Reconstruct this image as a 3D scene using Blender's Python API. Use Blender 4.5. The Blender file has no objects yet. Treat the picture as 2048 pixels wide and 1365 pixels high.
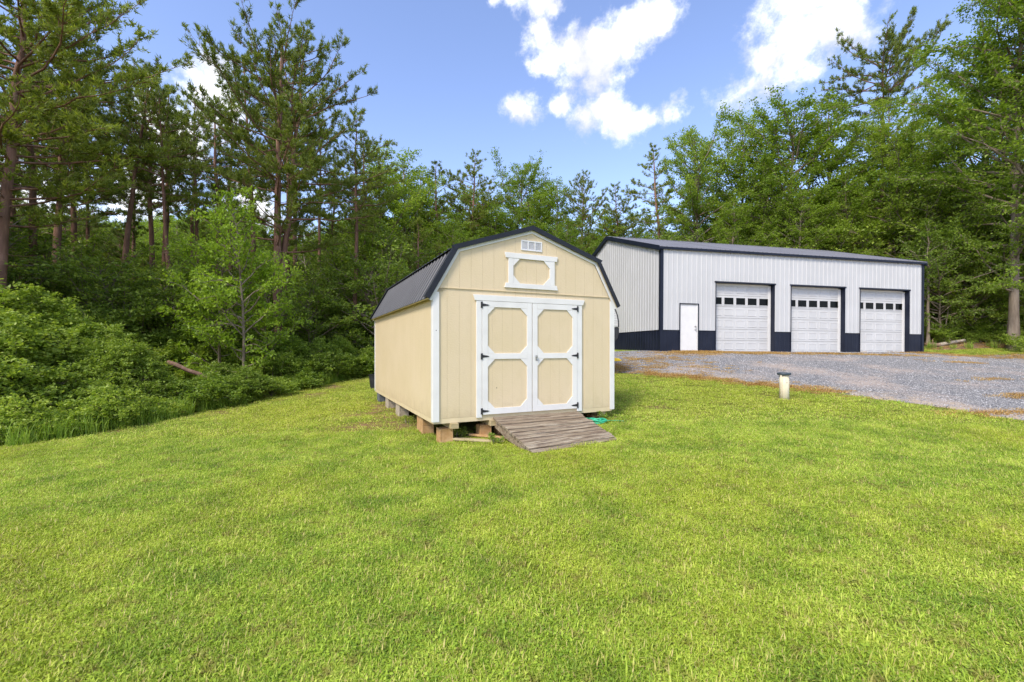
import bpy, math, random
import numpy as np
from mathutils import Vector, Matrix, Euler

S = bpy.context.scene
C = S.collection
R = math.radians
rng = np.random.default_rng(7)
random.seed(7)

# ------------------------------------------------------------------ camera
F, U0, HV, EYE = 892.9, 1024.0, 695.7, 1.6        # focal length in photo pixels, centre, horizon row, eye height
cam_d = bpy.data.cameras.new('camera')
cam = bpy.data.objects.new('camera', cam_d)
C.objects.link(cam)
cam.location = (0, 0, EYE)
cam.rotation_euler = (R(90), 0, 0)
cam_d.sensor_width = 36
cam_d.lens = F / 2048 * 36
cam_d.shift_y = (HV - 682.5) / 2048
cam_d.clip_end = 2000
S.camera = cam

# ------------------------------------------------------------------ world: sky with scattered fair-weather clouds
SUN_ELEV, SUN_AZ = 46, 213       # azimuth measured clockwise from +Y
world = bpy.data.worlds.new('World')
S.world = world
world.use_nodes = True
wt = world.node_tree
wt.nodes.clear()


def N(t, kind, **kw):
    n = t.nodes.new(kind)
    for k, v in kw.items():
        if k.startswith('i_'):
            n.inputs[k[2:].replace('_', ' ')].default_value = v
        else:
            setattr(n, k, v)
    return n


def math_node(t, op, a, b=None, c=None, clamp=False):
    n = t.nodes.new('ShaderNodeMath')
    n.operation = op
    n.use_clamp = clamp
    for k, x in enumerate((a, b, c)):
        if x is None:
            continue
        if isinstance(x, (int, float)):
            n.inputs[k].default_value = x
        else:
            t.links.new(x, n.inputs[k])
    return n.outputs[0]


def mixrgb(t, fac, a, b, blend='MIX'):
    n = t.nodes.new('ShaderNodeMix')
    n.data_type = 'RGBA'
    n.blend_type = blend
    for s, x in ((n.inputs[0], fac), (n.inputs[6], a), (n.inputs[7], b)):
        if isinstance(x, (int, float)):
            s.default_value = x
        elif isinstance(x, (tuple, list)):
            s.default_value = (*x[:3], 1)
        else:
            t.links.new(x, s)
    return n.outputs[2]


sky = N(wt, 'ShaderNodeTexSky', sky_type='NISHITA', sun_disc=False, sun_elevation=R(SUN_ELEV), sun_rotation=R(SUN_AZ),
        altitude=0, air_density=1.0, dust_density=0.6, ozone_density=1.6)
tc = N(wt, 'ShaderNodeTexCoord')
nz1 = N(wt, 'ShaderNodeTexNoise', i_Scale=8.0, i_Detail=9.0, i_Roughness=0.6)
wt.links.new(tc.outputs['Generated'], nz1.inputs['Vector'])
sub = N(wt, 'ShaderNodeVectorMath', operation='SUBTRACT')
wt.links.new(nz1.outputs['Color'], sub.inputs[0]); sub.inputs[1].default_value = (.5, .5, .5)
scl = N(wt, 'ShaderNodeVectorMath', operation='SCALE'); scl.inputs['Scale'].default_value = 0.10
wt.links.new(sub.outputs[0], scl.inputs[0])
add = N(wt, 'ShaderNodeVectorMath', operation='ADD')
wt.links.new(tc.outputs['Generated'], add.inputs[0]); wt.links.new(scl.outputs[0], add.inputs[1])


def direction(u, v):
    d = Vector(((u - U0) / F, 1, (HV - v) / F))
    return d.normalized()


# cloud puffs (direction, angular radius), in the sky above and around the clearing
puffs = [(direction(u, v), r) for u, v, r in [
    (1105, 92, .042), (1150, 88, .05), (1205, 92, .055), (1255, 70, .045), (1300, 58, .04), (1328, 30, .034), (1322, 52, .03), (1160, 135, .042), (1085, 110, .025),
    (1185, 175, .05), (1205, 215, .06), (1175, 240, .045), (1240, 245, .05), (1285, 225, .03), (1120, 205, .028), (1052, 222, .042), (1060, 195, .022), (1345, 212, .026), (1318, 222, .024),
    (1660, -40, .085), (1620, 5, .075), (1655, 50, .066), (1600, 90, .066), (1545, 130, .06), (1495, 165, .05), (1470, 190, .038), (1600, -30, .06), (1700, -60, .07), (1565, 60, .04),
    (1030, -2, .032), (1085, 0, .036), (1110, 12, .025), (1000, 2, .02),
    (400, 190, .05), (425, 130, .03), (350, 270, .07), (430, 250, .05), (270, 370, .08), (660, 520, .08), (60, 380, .08), (500, 430, .08),
    (1200, 140, .045), (1225, 165, .04), (1090, 60, .03), (2600, 60, .16), (2700, 300, .12), (-500, 200, .16)]]
for az, el, r in [(60, 38, .2), (95, 25, .25), (130, 50, .25), (170, 30, .28), (200, 60, .2), (235, 35, .28), (270, 22, .22), (300, 48, .22),
                  (150, 75, .2), (330, 70, .16), (20, 72, .14), (110, 66, .16)]:
    puffs.append((Vector((math.sin(R(az)) * math.cos(R(el)), math.cos(R(az)) * math.cos(R(el)), math.sin(R(el)))), r))
acc = None
for d, r in puffs:
    dn = N(wt, 'ShaderNodeVectorMath', operation='DISTANCE')
    wt.links.new(add.outputs[0], dn.inputs[0]); dn.inputs[1].default_value = d
    v = math_node(wt, 'MULTIPLY_ADD', dn.outputs['Value'], -.62 / r / 1.02, .69)
    acc = v if acc is None else math_node(wt, 'SMOOTH_MAX', acc, v, 0.15)
nz2 = N(wt, 'ShaderNodeTexNoise', i_Scale=13.0, i_Detail=11.0, i_Roughness=0.66)
wt.links.new(tc.outputs['Generated'], nz2.inputs['Vector'])
dens = math_node(wt, 'ADD', acc, math_node(wt, 'MULTIPLY_ADD', nz2.outputs['Fac'], 1.9, -1.0))
mr = N(wt, 'ShaderNodeMapRange', interpolation_type='SMOOTHSTEP')
wt.links.new(dens, mr.inputs['Value']); mr.inputs['From Min'].default_value = -0.04; mr.inputs['From Max'].default_value = 0.62
SKY_TINT = (1.54, 1.42, 1.56)
SKY_STR = 0.125
skyt = mixrgb(wt, 1.0, sky.outputs['Color'], SKY_TINT, 'MULTIPLY')
nz3 = N(wt, 'ShaderNodeTexNoise', i_Scale=11.0, i_Detail=6.0, i_Roughness=0.55)
wt.links.new(add.outputs[0], nz3.inputs['Vector'])
ms = N(wt, 'ShaderNodeMapRange', interpolation_type='SMOOTHSTEP')
wt.links.new(nz3.outputs['Fac'], ms.inputs['Value']); ms.inputs['From Min'].default_value = 0.38; ms.inputs['From Max'].default_value = 0.56
cloudc = mixrgb(wt, ms.outputs['Result'], (4.75, 4.8, 5.15), (8.3, 8.3, 8.4))
col = mixrgb(wt, mr.outputs['Result'], skyt, cloudc)
bg = N(wt, 'ShaderNodeBackground', i_Strength=SKY_STR)
wt.links.new(col, bg.inputs['Color'])
wo = N(wt, 'ShaderNodeOutputWorld')
wt.links.new(bg.outputs[0], wo.inputs[0])

# ------------------------------------------------------------------ sun and exposure
sd = bpy.data.lights.new('sun', 'SUN')
sd.energy = 2.4
sd.angle = R(14)
sd.color = (1.0, 0.925, 0.80)
sun = bpy.data.objects.new('sun', sd)
C.objects.link(sun)
sv = Vector((math.sin(R(SUN_AZ)) * math.cos(R(SUN_ELEV)), math.cos(R(SUN_AZ)) * math.cos(R(SUN_ELEV)), math.sin(R(SUN_ELEV))))
sun.rotation_euler = sv.to_track_quat('Z', 'Y').to_euler()
S.view_settings.view_transform = 'Standard'
S.view_settings.look = 'None'
S.view_settings.gamma = 1
S.view_settings.use_curve_mapping = False
S.view_settings.exposure = 0.74
S.cycles.max_bounces = 6
S.cycles.diffuse_bounces = 3
S.cycles.glossy_bounces = 2
S.cycles.transmission_bounces = 4
S.cycles.transparent_max_bounces = 4
S.cycles.use_denoising = True
S.cycles.denoiser = 'OPENIMAGEDENOISE'
S.cycles.denoising_input_passes = 'RGB_ALBEDO_NORMAL'
S.cycles.denoising_prefilter = 'NONE'
S.cycles.caustics_reflective = False
S.cycles.caustics_refractive = False


# ================================================================== materials
def new_mat(name):
    m = bpy.data.materials.new(name)
    m.use_nodes = True
    t = m.node_tree
    p = t.nodes['Principled BSDF']
    return m, t, p


def noise_val(t, scale, detail=4, rough=.55, coord='Object', vec_scale=None):
    c = N(t, 'ShaderNodeTexCoord')
    n = N(t, 'ShaderNodeTexNoise', i_Scale=scale, i_Detail=detail, i_Roughness=rough)
    src = c.outputs[coord]
    if vec_scale:
        mp = N(t, 'ShaderNodeMapping'); mp.inputs['Scale'].default_value = vec_scale
        t.links.new(src, mp.inputs[0]); src = mp.outputs[0]
    t.links.new(src, n.inputs['Vector'])
    return n.outputs['Fac']


def world_noise(t, scale, detail=4, rough=.55):
    g = N(t, 'ShaderNodeNewGeometry')
    n = N(t, 'ShaderNodeTexNoise', i_Scale=scale, i_Detail=detail, i_Roughness=rough)
    t.links.new(g.outputs['Position'], n.inputs['Vector'])
    return n.outputs['Fac']


def ramp(t, fac, stops):
    r = N(t, 'ShaderNodeValToRGB')
    e = r.color_ramp.elements
    while len(e) > 1:
        e.remove(e[-1])
    e[0].position = stops[0][0]; e[0].color = (*stops[0][1], 1)
    for p, c in stops[1:]:
        x = e.new(p); x.color = (*c, 1)
    t.links.new(fac, r.inputs[0])
    return r.outputs[0]


def ramp_f(t, fac, lo, hi):
    n = N(t, 'ShaderNodeMapRange', interpolation_type='SMOOTHSTEP')
    n.inputs['From Min'].default_value = lo; n.inputs['From Max'].default_value = hi
    t.links.new(fac, n.inputs['Value'])
    return n.outputs['Result']


def bump(t, p, h, strength=.3, dist=.01):
    b = N(t, 'ShaderNodeBump'); b.inputs['Strength'].default_value = strength; b.inputs['Distance'].default_value = dist
    t.links.new(h, b.inputs['Height']); t.links.new(b.outputs[0], p.inputs['Normal'])


def simple_mat(name, c1, c2, scale=6, rough=.6, metal=0, bmp=.15, bd=.004, vs=None, spec=.4, detail=5, lo=.35, hi=.65, rvar=0):
    m, t, p = new_mat(name)
    n = noise_val(t, scale, detail, vec_scale=vs)
    t.links.new(ramp(t, n, [(lo, c1), (hi, c2)]), p.inputs['Base Color'])
    p.inputs['Roughness'].default_value = rough
    p.inputs['Metallic'].default_value = metal
    p.inputs['Specular IOR Level'].default_value = spec
    if bmp:
        bump(t, p, noise_val(t, scale * 6, 6, vec_scale=vs), bmp, bd)
    return m


def foliage_mat(name, dark, mid, light, trans=.3, rough=.5, tip=None):
    """leaf pigment differs leaf by leaf (attribute 'rnd') and tree by tree (object random)"""
    m, t, p = new_mat(name)
    a = N(t, 'ShaderNodeAttribute', attribute_name='rnd')
    oi = N(t, 'ShaderNodeObjectInfo')
    v = math_node(t, 'MULTIPLY_ADD', oi.outputs['Random'], .42, math_node(t, 'MULTIPLY', a.outputs['Fac'], .58))
    stops = [(0.0, dark), (.5, mid), (.93, light)]
    if tip:
        stops.append((.985, tip))
    c = ramp(t, v, stops)
    t.links.new(c, p.inputs['Base Color'])
    p.inputs['Roughness'].default_value = rough
    p.inputs['Specular IOR Level'].default_value = .35
    tr = N(t, 'ShaderNodeBsdfTranslucent')
    g = mixrgb(t, 1.0, c, (1.25, 1.3, .6), 'MULTIPLY')
    t.links.new(g, tr.inputs['Color'])
    mx = N(t, 'ShaderNodeMixShader'); mx.inputs[0].default_value = trans
    t.links.new(p.outputs[0], mx.inputs[1]); t.links.new(tr.outputs[0], mx.inputs[2])
    t.links.new(mx.outputs[0], t.nodes['Material Output'].inputs[0])
    return m


M = {}
M['pine'] = foliage_mat('pine_needles', (.095, .135, .022), (.185, .235, .035), (.33, .38, .065), .42, .5)
M['broad'] = foliage_mat('broad_leaves', (.12, .19, .022), (.22, .32, .035), (.40, .50, .065), .48, .45)
M['shade'] = foliage_mat('shade_leaves', (.11, .17, .028), (.22, .31, .045), (.42, .51, .08), .42, .45)
M['sapling'] = foliage_mat('sapling_leaves', (.19, .29, .025), (.30, .43, .04), (.44, .56, .07), .45, .45)
M['shrub'] = foliage_mat('shrub_leaves', (.12, .20, .03), (.27, .37, .05), (.50, .58, .11), .45, .45, (.30, .16, .04))
M['sunny'] = foliage_mat('sunny_shrub_leaves', (.13, .20, .03), (.23, .32, .045), (.40, .49, .09), .42, .45)
M['weed'] = foliage_mat('weed_blades', (.15, .25, .03), (.25, .38, .05), (.40, .50, .09), .35, .5)
M['straw'] = foliage_mat('dry_straw', (.28, .15, .04), (.46, .27, .08), (.62, .44, .17), .2, .7)


def bark_mat(name, c1, c2, c3):
    m, t, p = new_mat(name)
    n = noise_val(t, 5, 6, .65, vec_scale=(1, 1, .22))
    n2 = noise_val(t, .6, 3)
    c = ramp(t, n, [(.3, c1), (.55, c2), (.75, c3)])
    c = mixrgb(t, math_node(t, 'MULTIPLY', n2, .5), c, c1)
    t.links.new(c, p.inputs['Base Color']); p.inputs['Roughness'].default_value = .9
    p.inputs['Specular IOR Level'].default_value = .15
    bump(t, p, noise_val(t, 14, 6, .7, vec_scale=(1, 1, .2)), .9, .03)
    return m


M['pine_bark'] = bark_mat('pine_bark', (.13, .075, .052), (.29, .165, .12), (.46, .29, .22))
M['grey_bark'] = bark_mat('grey_bark', (.14, .105, .075), (.30, .24, .18), (.48, .41, .33))
M['dead_wood'] = bark_mat('dead_wood', (.25, .20, .15), (.42, .36, .29), (.58, .53, .46))
M['log_bark'] = bark_mat('log_bark', (.12, .07, .05), (.30, .19, .14), (.48, .36, .28))

BEIGE = (.68, .55, .362)


def siding_mat():
    m, t, p = new_mat('beige_painted_siding')
    n = noise_val(t, 1.2, 4)
    c = ramp(t, n, [(.3, (BEIGE[0] * .94, BEIGE[1] * .94, BEIGE[2] * .88)), (.7, BEIGE)])
    n5 = noise_val(t, 9, 6, .7, vec_scale=(1, 1, .35))
    c = mixrgb(t, math_node(t, 'MULTIPLY', ramp_f(t, n5, .5, .8), .35), c, (BEIGE[0] * .8, BEIGE[1] * .78, BEIGE[2] * .68))
    # rain-splash grime along the lowest boards
    gz0 = N(t, 'ShaderNodeTexCoord'); sz = N(t, 'ShaderNodeSeparateXYZ'); t.links.new(gz0.outputs['Object'], sz.inputs[0])
    gr = math_node(t, 'SUBTRACT', math_node(t, 'MULTIPLY', noise_val(t, 5, 5, .7), .9), sz.outputs['Z'])
    c = mixrgb(t, math_node(t, 'MULTIPLY', ramp_f(t, gr, .05, .5), .35), c, (.42, .32, .18))
    t.links.new(c, p.inputs['Base Color'])
    p.inputs['Roughness'].default_value = .55
    g = noise_val(t, 30, 5, .6, vec_scale=(1, 1, 2.2))
    bump(t, p, g, .55, .006)
    return m


M['siding'] = siding_mat()
M['beige_trim'] = simple_mat('beige_trim_paint', (.62, .50, .31), (.69, .57, .36), 5, .55)
M['white_trim'] = simple_mat('white_trim_paint', (.67, .655, .625), (.73, .715, .685), 3, .5, bmp=.12, vs=(1, 1, 1), lo=.3, hi=.6)
M['black_steel'] = simple_mat('black_steel_trim', (.012, .013, .018), (.018, .020, .026), 3, .42, bmp=0, spec=.3)
M['shed_roof'] = simple_mat('charcoal_roof_steel', (.032, .034, .042), (.044, .047, .056), 2, .45, bmp=0, spec=.45)
M['navy_steel'] = simple_mat('navy_wainscot_steel', (.009, .012, .024), (.015, .019, .034), 1.5, .42, bmp=.02, spec=.22)
M['white_steel'] = simple_mat('white_wall_steel', (.49, .487, .475), (.53, .527, .515), .7, .38, bmp=0, spec=.5)
M['barn_roof'] = simple_mat('slate_roof_steel', (.15, .15, .165), (.18, .18, .195), .8, .45, bmp=0, spec=.5)
M['door_white'] = simple_mat('white_garage_door', (.52, .515, .50), (.57, .565, .55), 1.2, .45, bmp=.05)
M['glass_dark'] = simple_mat('dark_window_glass', (.003, .004, .004), (.006, .007, .007), 2, .15, bmp=0, spec=.1)
M['iron'] = simple_mat('black_iron', (.015, .015, .017), (.03, .03, .032), 12, .5, bmp=.1)
M['chrome'] = simple_mat('brushed_steel', (.45, .44, .42), (.55, .54, .52), 9, .3, 1.0, bmp=0)
M['block_grey'] = simple_mat('grey_concrete', (.34, .28, .20), (.48, .42, .33), 9, .95, bmp=.5, bd=.01, spec=.2)
M['block_stained'] = simple_mat('clay_stained_concrete', (.42, .24, .10), (.58, .38, .20), 5, .95, bmp=.5, bd=.01, spec=.2)
M['block_dark'] = simple_mat('dark_concrete', (.10, .11, .12), (.17, .18, .19), 7, .95, bmp=.5, bd=.01, spec=.2)
M['lumber'] = simple_mat('treated_lumber', (.36, .28, .15), (.50, .41, .24), 3, .85, bmp=.4, vs=(1, 8, 8), spec=.2)
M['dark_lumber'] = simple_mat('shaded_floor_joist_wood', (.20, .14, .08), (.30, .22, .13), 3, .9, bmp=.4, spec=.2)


def weathered():
    m, t, p = new_mat('weathered_planks')
    oi = N(t, 'ShaderNodeObjectInfo')
    n = noise_val(t, 4, 8, .72, vec_scale=(.5, 9, 9))
    n2 = noise_val(t, 26, 6, .7, vec_scale=(.12, 1, 1))
    c = ramp(t, n, [(.28, (.075, .05, .035)), (.42, (.185, .14, .095)), (.53, (.32, .265, .19)), (.70, (.57, .52, .42))])
    c = mixrgb(t, math_node(t, 'MULTIPLY', oi.outputs['Random'], .7), c, (.22, .165, .11))
    c = mixrgb(t, ramp(t, n2, [(.52, (0, 0, 0)), (.6, (.65, .65, .65))]), c, (.09, .055, .042))
    t.links.new(c, p.inputs['Base Color']); p.inputs['Roughness'].default_value = .9; p.inputs['Specular IOR Level'].default_value = .15
    bump(t, p, n2, .8, .008)
    return m


M['plank'] = weathered()
M['pvc'] = simple_mat('aged_cream_pipe', (.62, .53, .36), (.76, .69, .53), 5, .5, vs=(1, 1, .3))
M['dark_cap'] = simple_mat('dark_blue_grey_cap', (.035, .05, .065), (.06, .08, .10), 8, .55)
M['hose'] = simple_mat('green_hose', (.02, .32, .16), (.05, .48, .27), 8, .4, bmp=0)
M['yellow'] = simple_mat('yellow_plastic', (.75, .5, .02), (.85, .6, .03), 5, .5, bmp=0)
M['black_plastic'] = simple_mat('black_plastic', (.015, .017, .02), (.03, .03, .035), 6, .5, bmp=.1)
M['rubber'] = simple_mat('tyre_rubber', (.012, .012, .012), (.02, .02, .02), 8, .8)
M['vent'] = simple_mat('white_vent_plastic', (.66, .66, .66), (.72, .72, .72), 5, .5, bmp=0)
M['louvre'] = simple_mat('grey_louvre', (.48, .48, .50), (.56, .56, .57), 5, .5, bmp=0)


def lawn_mat():
    m, t, p = new_mat('lawn_soil_and_turf')
    big = world_noise(t, .35, 4)
    mid = world_noise(t, 2.3, 6, .7)
    fine = world_noise(t, 38, 6, .75)
    c = ramp(t, mid, [(.3, (.17, .17, .035)), (.5, (.26, .28, .045)), (.7, (.36, .38, .05))])
    c = mixrgb(t, ramp(t, fine, [(.4, (.75, .75, .75)), (.56, (0, 0, 0))]), c, (.10, .105, .025))
    c = mixrgb(t, ramp(t, big, [(.3, (.3, .3, .3)), (.55, (0, 0, 0))]), c, (.24, .17, .06))
    # worn reddish soil that shows through near the wood edge and round the shed piers
    a = N(t, 'ShaderNodeAttribute', attribute_name='soil')
    sm = math_node(t, 'MULTIPLY', a.outputs['Fac'], ramp_f(t, mid, .25, .5))
    c = mixrgb(t, sm, c, mixrgb(t, fine, (.16, .085, .045), (.46, .29, .17)))
    t.links.new(c, p.inputs['Base Color']); p.inputs['Roughness'].default_value = .95; p.inputs['Specular IOR Level'].default_value = .1
    bump(t, p, fine, 1.0, .05)
    return m


def gravel_mat():
    m, t, p = new_mat('crushed_grey_gravel')
    g = N(t, 'ShaderNodeNewGeometry')
    vo = N(t, 'ShaderNodeTexVoronoi', i_Scale=38.0)
    t.links.new(g.outputs['Position'], vo.inputs['Vector'])
    sep = N(t, 'ShaderNodeSeparateColor'); t.links.new(vo.outputs['Color'], sep.inputs[0])
    c = ramp(t, sep.outputs[0], [(0, (.10, .096, .088)), (.3, (.225, .214, .196)), (.6, (.35, .334, .305)), (.88, (.49, .468, .43)), (1, (.60, .565, .51))])
    c = mixrgb(t, ramp_f(t, vo.outputs['Distance'], .3, .75), c, (.09, .09, .10))
    b = world_noise(t, .55, 5, .6)
    c = mixrgb(t, math_node(t, 'MULTIPLY', ramp_f(t, b, .45, .68), .65), c, (.42, .33, .26))
    a = N(t, 'ShaderNodeAttribute', attribute_name='rust')
    mid = world_noise(t, 3.2, 6, .7)
    c = mixrgb(t, math_node(t, 'MULTIPLY', math_node(t, 'MULTIPLY', a.outputs['Fac'], .8), ramp_f(t, mid, .45, .66)), c, (.46, .33, .18))
    t.links.new(c, p.inputs['Base Color']); p.inputs['Roughness'].default_value = .85
    bump(t, p, vo.outputs['Distance'], -.8, .03)
    return m


def litter_mat():
    m, t, p = new_mat('leaf_litter_soil')
    n = world_noise(t, 3.0, 8, .7)
    n2 = world_noise(t, .5, 4)
    c = ramp(t, n, [(.3, (.09, .055, .03)), (.5, (.23, .14, .08)), (.68, (.38, .24, .14))])
    c = mixrgb(t, math_node(t, 'MULTIPLY', ramp_f(t, n2, .5, .68), .25), c, (.09, .13, .025))
    t.links.new(c, p.inputs['Base Color']); p.inputs['Roughness'].default_value = .95
    bump(t, p, n, .9, .08)
    return m


M['lawn'] = lawn_mat(); M['gravel'] = gravel_mat(); M['litter'] = litter_mat()


def grass_mat():
    m, t, p = new_mat('grass_blades')
    a = N(t, 'ShaderNodeAttribute', attribute_name='rnd')
    n = world_noise(t, 1.7, 5, .65)
    n2 = world_noise(t, .22, 3)
    n3 = world_noise(t, 6.5, 4, .7)
    v = math_node(t, 'ADD', math_node(t, 'MULTIPLY', a.outputs['Fac'], .72), math_node(t, 'MULTIPLY_ADD', n, 1.5, -.42))
    c = ramp(t, v, [(0, (.09, .16, .025)), (.3, (.225, .36, .035)), (.6, (.395, .54, .05)), (.95, (.66, .74, .13))])
    c = mixrgb(t, math_node(t, 'MULTIPLY', ramp_f(t, n2, .42, .62), .38), c, (.54, .56, .045))
    dry = math_node(t, 'MULTIPLY', ramp_f(t, a.outputs['Fac'], .84, .87), .8)
    c = mixrgb(t, dry, c, (.60, .48, .2))
    c = mixrgb(t, math_node(t, 'MULTIPLY', ramp_f(t, n3, .54, .68), .6), c, (.34, .25, .09))
    t.links.new(c, p.inputs['Base Color'])
    p.inputs['Roughness'].default_value = .5
    p.inputs['Specular IOR Level'].default_value = .3
    tr = N(t, 'ShaderNodeBsdfTranslucent'); t.links.new(c, tr.inputs['Color'])
    mx = N(t, 'ShaderNodeMixShader'); mx.inputs[0].default_value = .35
    t.links.new(p.outputs[0], mx.inputs[1]); t.links.new(tr.outputs[0], mx.inputs[2])
    t.links.new(mx.outputs[0], t.nodes['Material Output'].inputs[0])
    return m


M['grass'] = grass_mat()


# ================================================================== mesh helpers
def tag(o, label=None, cat=None, group=None, kind=None):
    if label: o['label'] = label
    if cat: o['category'] = cat
    if group: o['group'] = group
    if kind: o['kind'] = kind
    return o


def empty(name, loc=(0, 0, 0), rot=(0, 0, 0), label=None, cat=None, group=None):
    o = bpy.data.objects.new(name, None)
    C.objects.link(o)
    o.location = loc; o.rotation_euler = rot
    o.empty_display_size = .2
    return tag(o, label, cat, group)


class MB:
    def __init__(self):
        self.v = []; self.f = []

    def face(self, pts):
        k = len(self.v); self.v += [tuple(p) for p in pts]; self.f.append(tuple(range(k, k + len(pts))))

    def box(self, x0, x1, y0, y1, z0, z1):
        k = len(self.v)
        self.v += [(x0, y0, z0), (x1, y0, z0), (x1, y1, z0), (x0, y1, z0), (x0, y0, z1), (x1, y0, z1), (x1, y1, z1), (x0, y1, z1)]
        for q in ((0, 3, 2, 1), (4, 5, 6, 7), (0, 1, 5, 4), (1, 2, 6, 5), (2, 3, 7, 6), (3, 0, 4, 7)):
            self.f.append(tuple(k + i for i in q))
        return self

    def prism(self, poly, a0, a1, axis='y'):
        """polygon in the two other axes (counter-clockwise seen from -axis for y), extruded from a0 to a1"""
        k = len(self.v); n = len(poly)
        for a in (a0, a1):
            for p, q in poly:
                self.v.append((p, a, q) if axis == 'y' else ((a, p, q) if axis == 'x' else (p, q, a)))
        self.f.append(tuple(k + i for i in range(n)))
        self.f.append(tuple(k + n + i for i in reversed(range(n))))
        for i in range(n):
            j = (i + 1) % n
            self.f.append((k + i, k + n + i, k + n + j, k + j))
        return self

    def tube(self, path, radii, n=8, cap=True):
        v, f = tube_np(np.array(path, float), np.array(radii, float) if hasattr(radii, '__len__') else np.full(len(path), radii), n)
        k = len(self.v)
        self.v += [tuple(x) for x in v]
        self.f += [tuple(int(k + i) for i in q) for q in f]
        if cap:
            self.f.append(tuple(k + i for i in reversed(range(n))))
            m = (len(path) - 1) * n
            self.f.append(tuple(k + m + i for i in range(n)))
        return self

    def mesh(self, name, mat, smooth=False):
        me = bpy.data.meshes.new(name)
        me.from_pydata(self.v, [], self.f)
        me.materials.append(mat)
        me.validate()
        import bmesh
        b = bmesh.new(); b.from_mesh(me); bmesh.ops.recalc_face_normals(b, faces=b.faces); b.to_mesh(me); b.free()
        if smooth:
            me.polygons.foreach_set('use_smooth', [True] * len(me.polygons))
        return me

    def build(self, name, mat, parent=None, smooth=False, bevel=0, label=None):
        o = bpy.data.objects.new(name, self.mesh(name, mat, smooth))
        C.objects.link(o)
        if parent: o.parent = parent
        if bevel:
            md = o.modifiers.new('bevel', 'BEVEL'); md.width = bevel; md.segments = 1; md.limit_method = 'ANGLE'
        if label: o['label'] = label
        return o


def tube_np(path, radii, n):
    m = len(path)
    t = np.gradient(path, axis=0)
    t /= np.linalg.norm(t, axis=1)[:, None] + 1e-9
    ref = np.array([0, 0, 1.0]) if abs(t[:, 2]).mean() < .8 else np.array([1.0, 0, 0])
    a = np.cross(t, ref); a /= np.linalg.norm(a, axis=1)[:, None] + 1e-9
    b = np.cross(t, a)
    th = np.linspace(0, 2 * np.pi, n, endpoint=False)
    v = path[:, None, :] + radii[:, None, None] * (np.cos(th)[None, :, None] * a[:, None, :] + np.sin(th)[None, :, None] * b[:, None, :])
    v = v.reshape(-1, 3)
    i = np.arange(m - 1)[:, None] * n; j = np.arange(n)[None, :]; j2 = (j + 1) % n
    f = np.stack([i + j, i + j2, i + n + j2, i + n + j], -1).reshape(-1, 4)
    return v, f


def np_mesh(name, V, faces, mats, mat_idx=None, attrs=None, smooth=None):
    """faces: list of (k x m) index arrays, m corners each"""
    me = bpy.data.meshes.new(name)
    V = np.asarray(V, np.float32)
    me.vertices.add(len(V)); me.vertices.foreach_set('co', V.ravel())
    loops = np.concatenate([f.ravel() for f in faces]).astype(np.int32)
    tot = np.concatenate([np.full(len(f), f.shape[1], np.int32) for f in faces])
    start = np.concatenate([[0], np.cumsum(tot)[:-1]]).astype(np.int32)
    me.loops.add(len(loops)); me.loops.foreach_set('vertex_index', loops)
    me.polygons.add(len(tot)); me.polygons.foreach_set('loop_start', start); me.polygons.foreach_set('loop_total', tot)
    for m in mats: me.materials.append(m)
    if mat_idx is not None: me.polygons.foreach_set('material_index', np.asarray(mat_idx, np.int32))
    if smooth is not None: me.polygons.foreach_set('use_smooth', np.asarray(smooth, bool) if hasattr(smooth, '__len__') else np.full(len(tot), smooth))
    me.update(calc_edges=True)
    for k, a in (attrs or {}).items():
        at = me.attributes.new(k, 'FLOAT', 'POINT'); at.data.foreach_set('value', np.asarray(a, np.float32))
    return me


# ================================================================== terrain
GP = [  # (x, y, height relative to the eye)
    (0, 0, -1.62), (0, 3, -1.66), (-3, 3, -1.74), (3.5, 3, -1.6), (-1.29, 7.4, -1.64), (-.5, 7.8, -1.61), (0.36, 6.64, -1.60), (1.72, 7.3, -1.55),
    (2.1, 9.0, -1.43), (0.5, 9.8, -1.46), (-4.0, 13.0, -1.52), (-3, 10, -1.58), (-1.2, 14.5, -1.15), (6.46, 10.6, -1.23), (3.36, 13.9, -.815), (9.84, 8.58, -1.48), (9.84, 10.6, -1.25),
    (6.11, 18.3, -.165), (6.0, 20.5, -.15), (12.8, 19.8, -.215), (19.6, 21.2, -.27), (9.4, 19.0, -.19), (16, 20.5, -.24), (5, 28, -.12), (18, 31, .1), (12, 25, -.12),
    (-9.6, 8.4, -1.88), (-8.6, 11.8, -1.76), (-7.9, 15.1, -1.58), (-6.9, 21.7, -1.2), (-14, 8, -2.1), (-14, 14, -1.95), (-12, 22, -1.35), (-8, 4, -1.85), (-14, 0, -2.1),
    (-20, 12, -2.1), (-24, 25, -1.5), (-30, 45, -.6), (-5, 32, -.5), (0, 26, -.35), (0, 40, .1), (0, 60, .5), (-20, 70, .3),
    (22, 21.8, -.38), (23.5, 24.3, .25), (24.5, 25.6, .5), (30, 24.5, .3), (34, 23.2, .2), (30, 21.2, -.45), (26, 34, .9), (40, 45, 1.2), (20, 60, 1.2), (60, 60, 1.4), (60, 20, -.6),
    (20, 14, -.95), (20, 8, -1.45), (12, 3, -1.65), (25, 0, -1.7), (0, -10, -1.7), (-60, 60, 0), (-60, 0, -2.2), (60, -20, -1.8), (-60, -30, -2.2), (0, -40, -1.8)]
gp = np.array(GP, float)


def _k(r2):
    return .5 * r2 * np.log(r2 + 1e-6)


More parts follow.
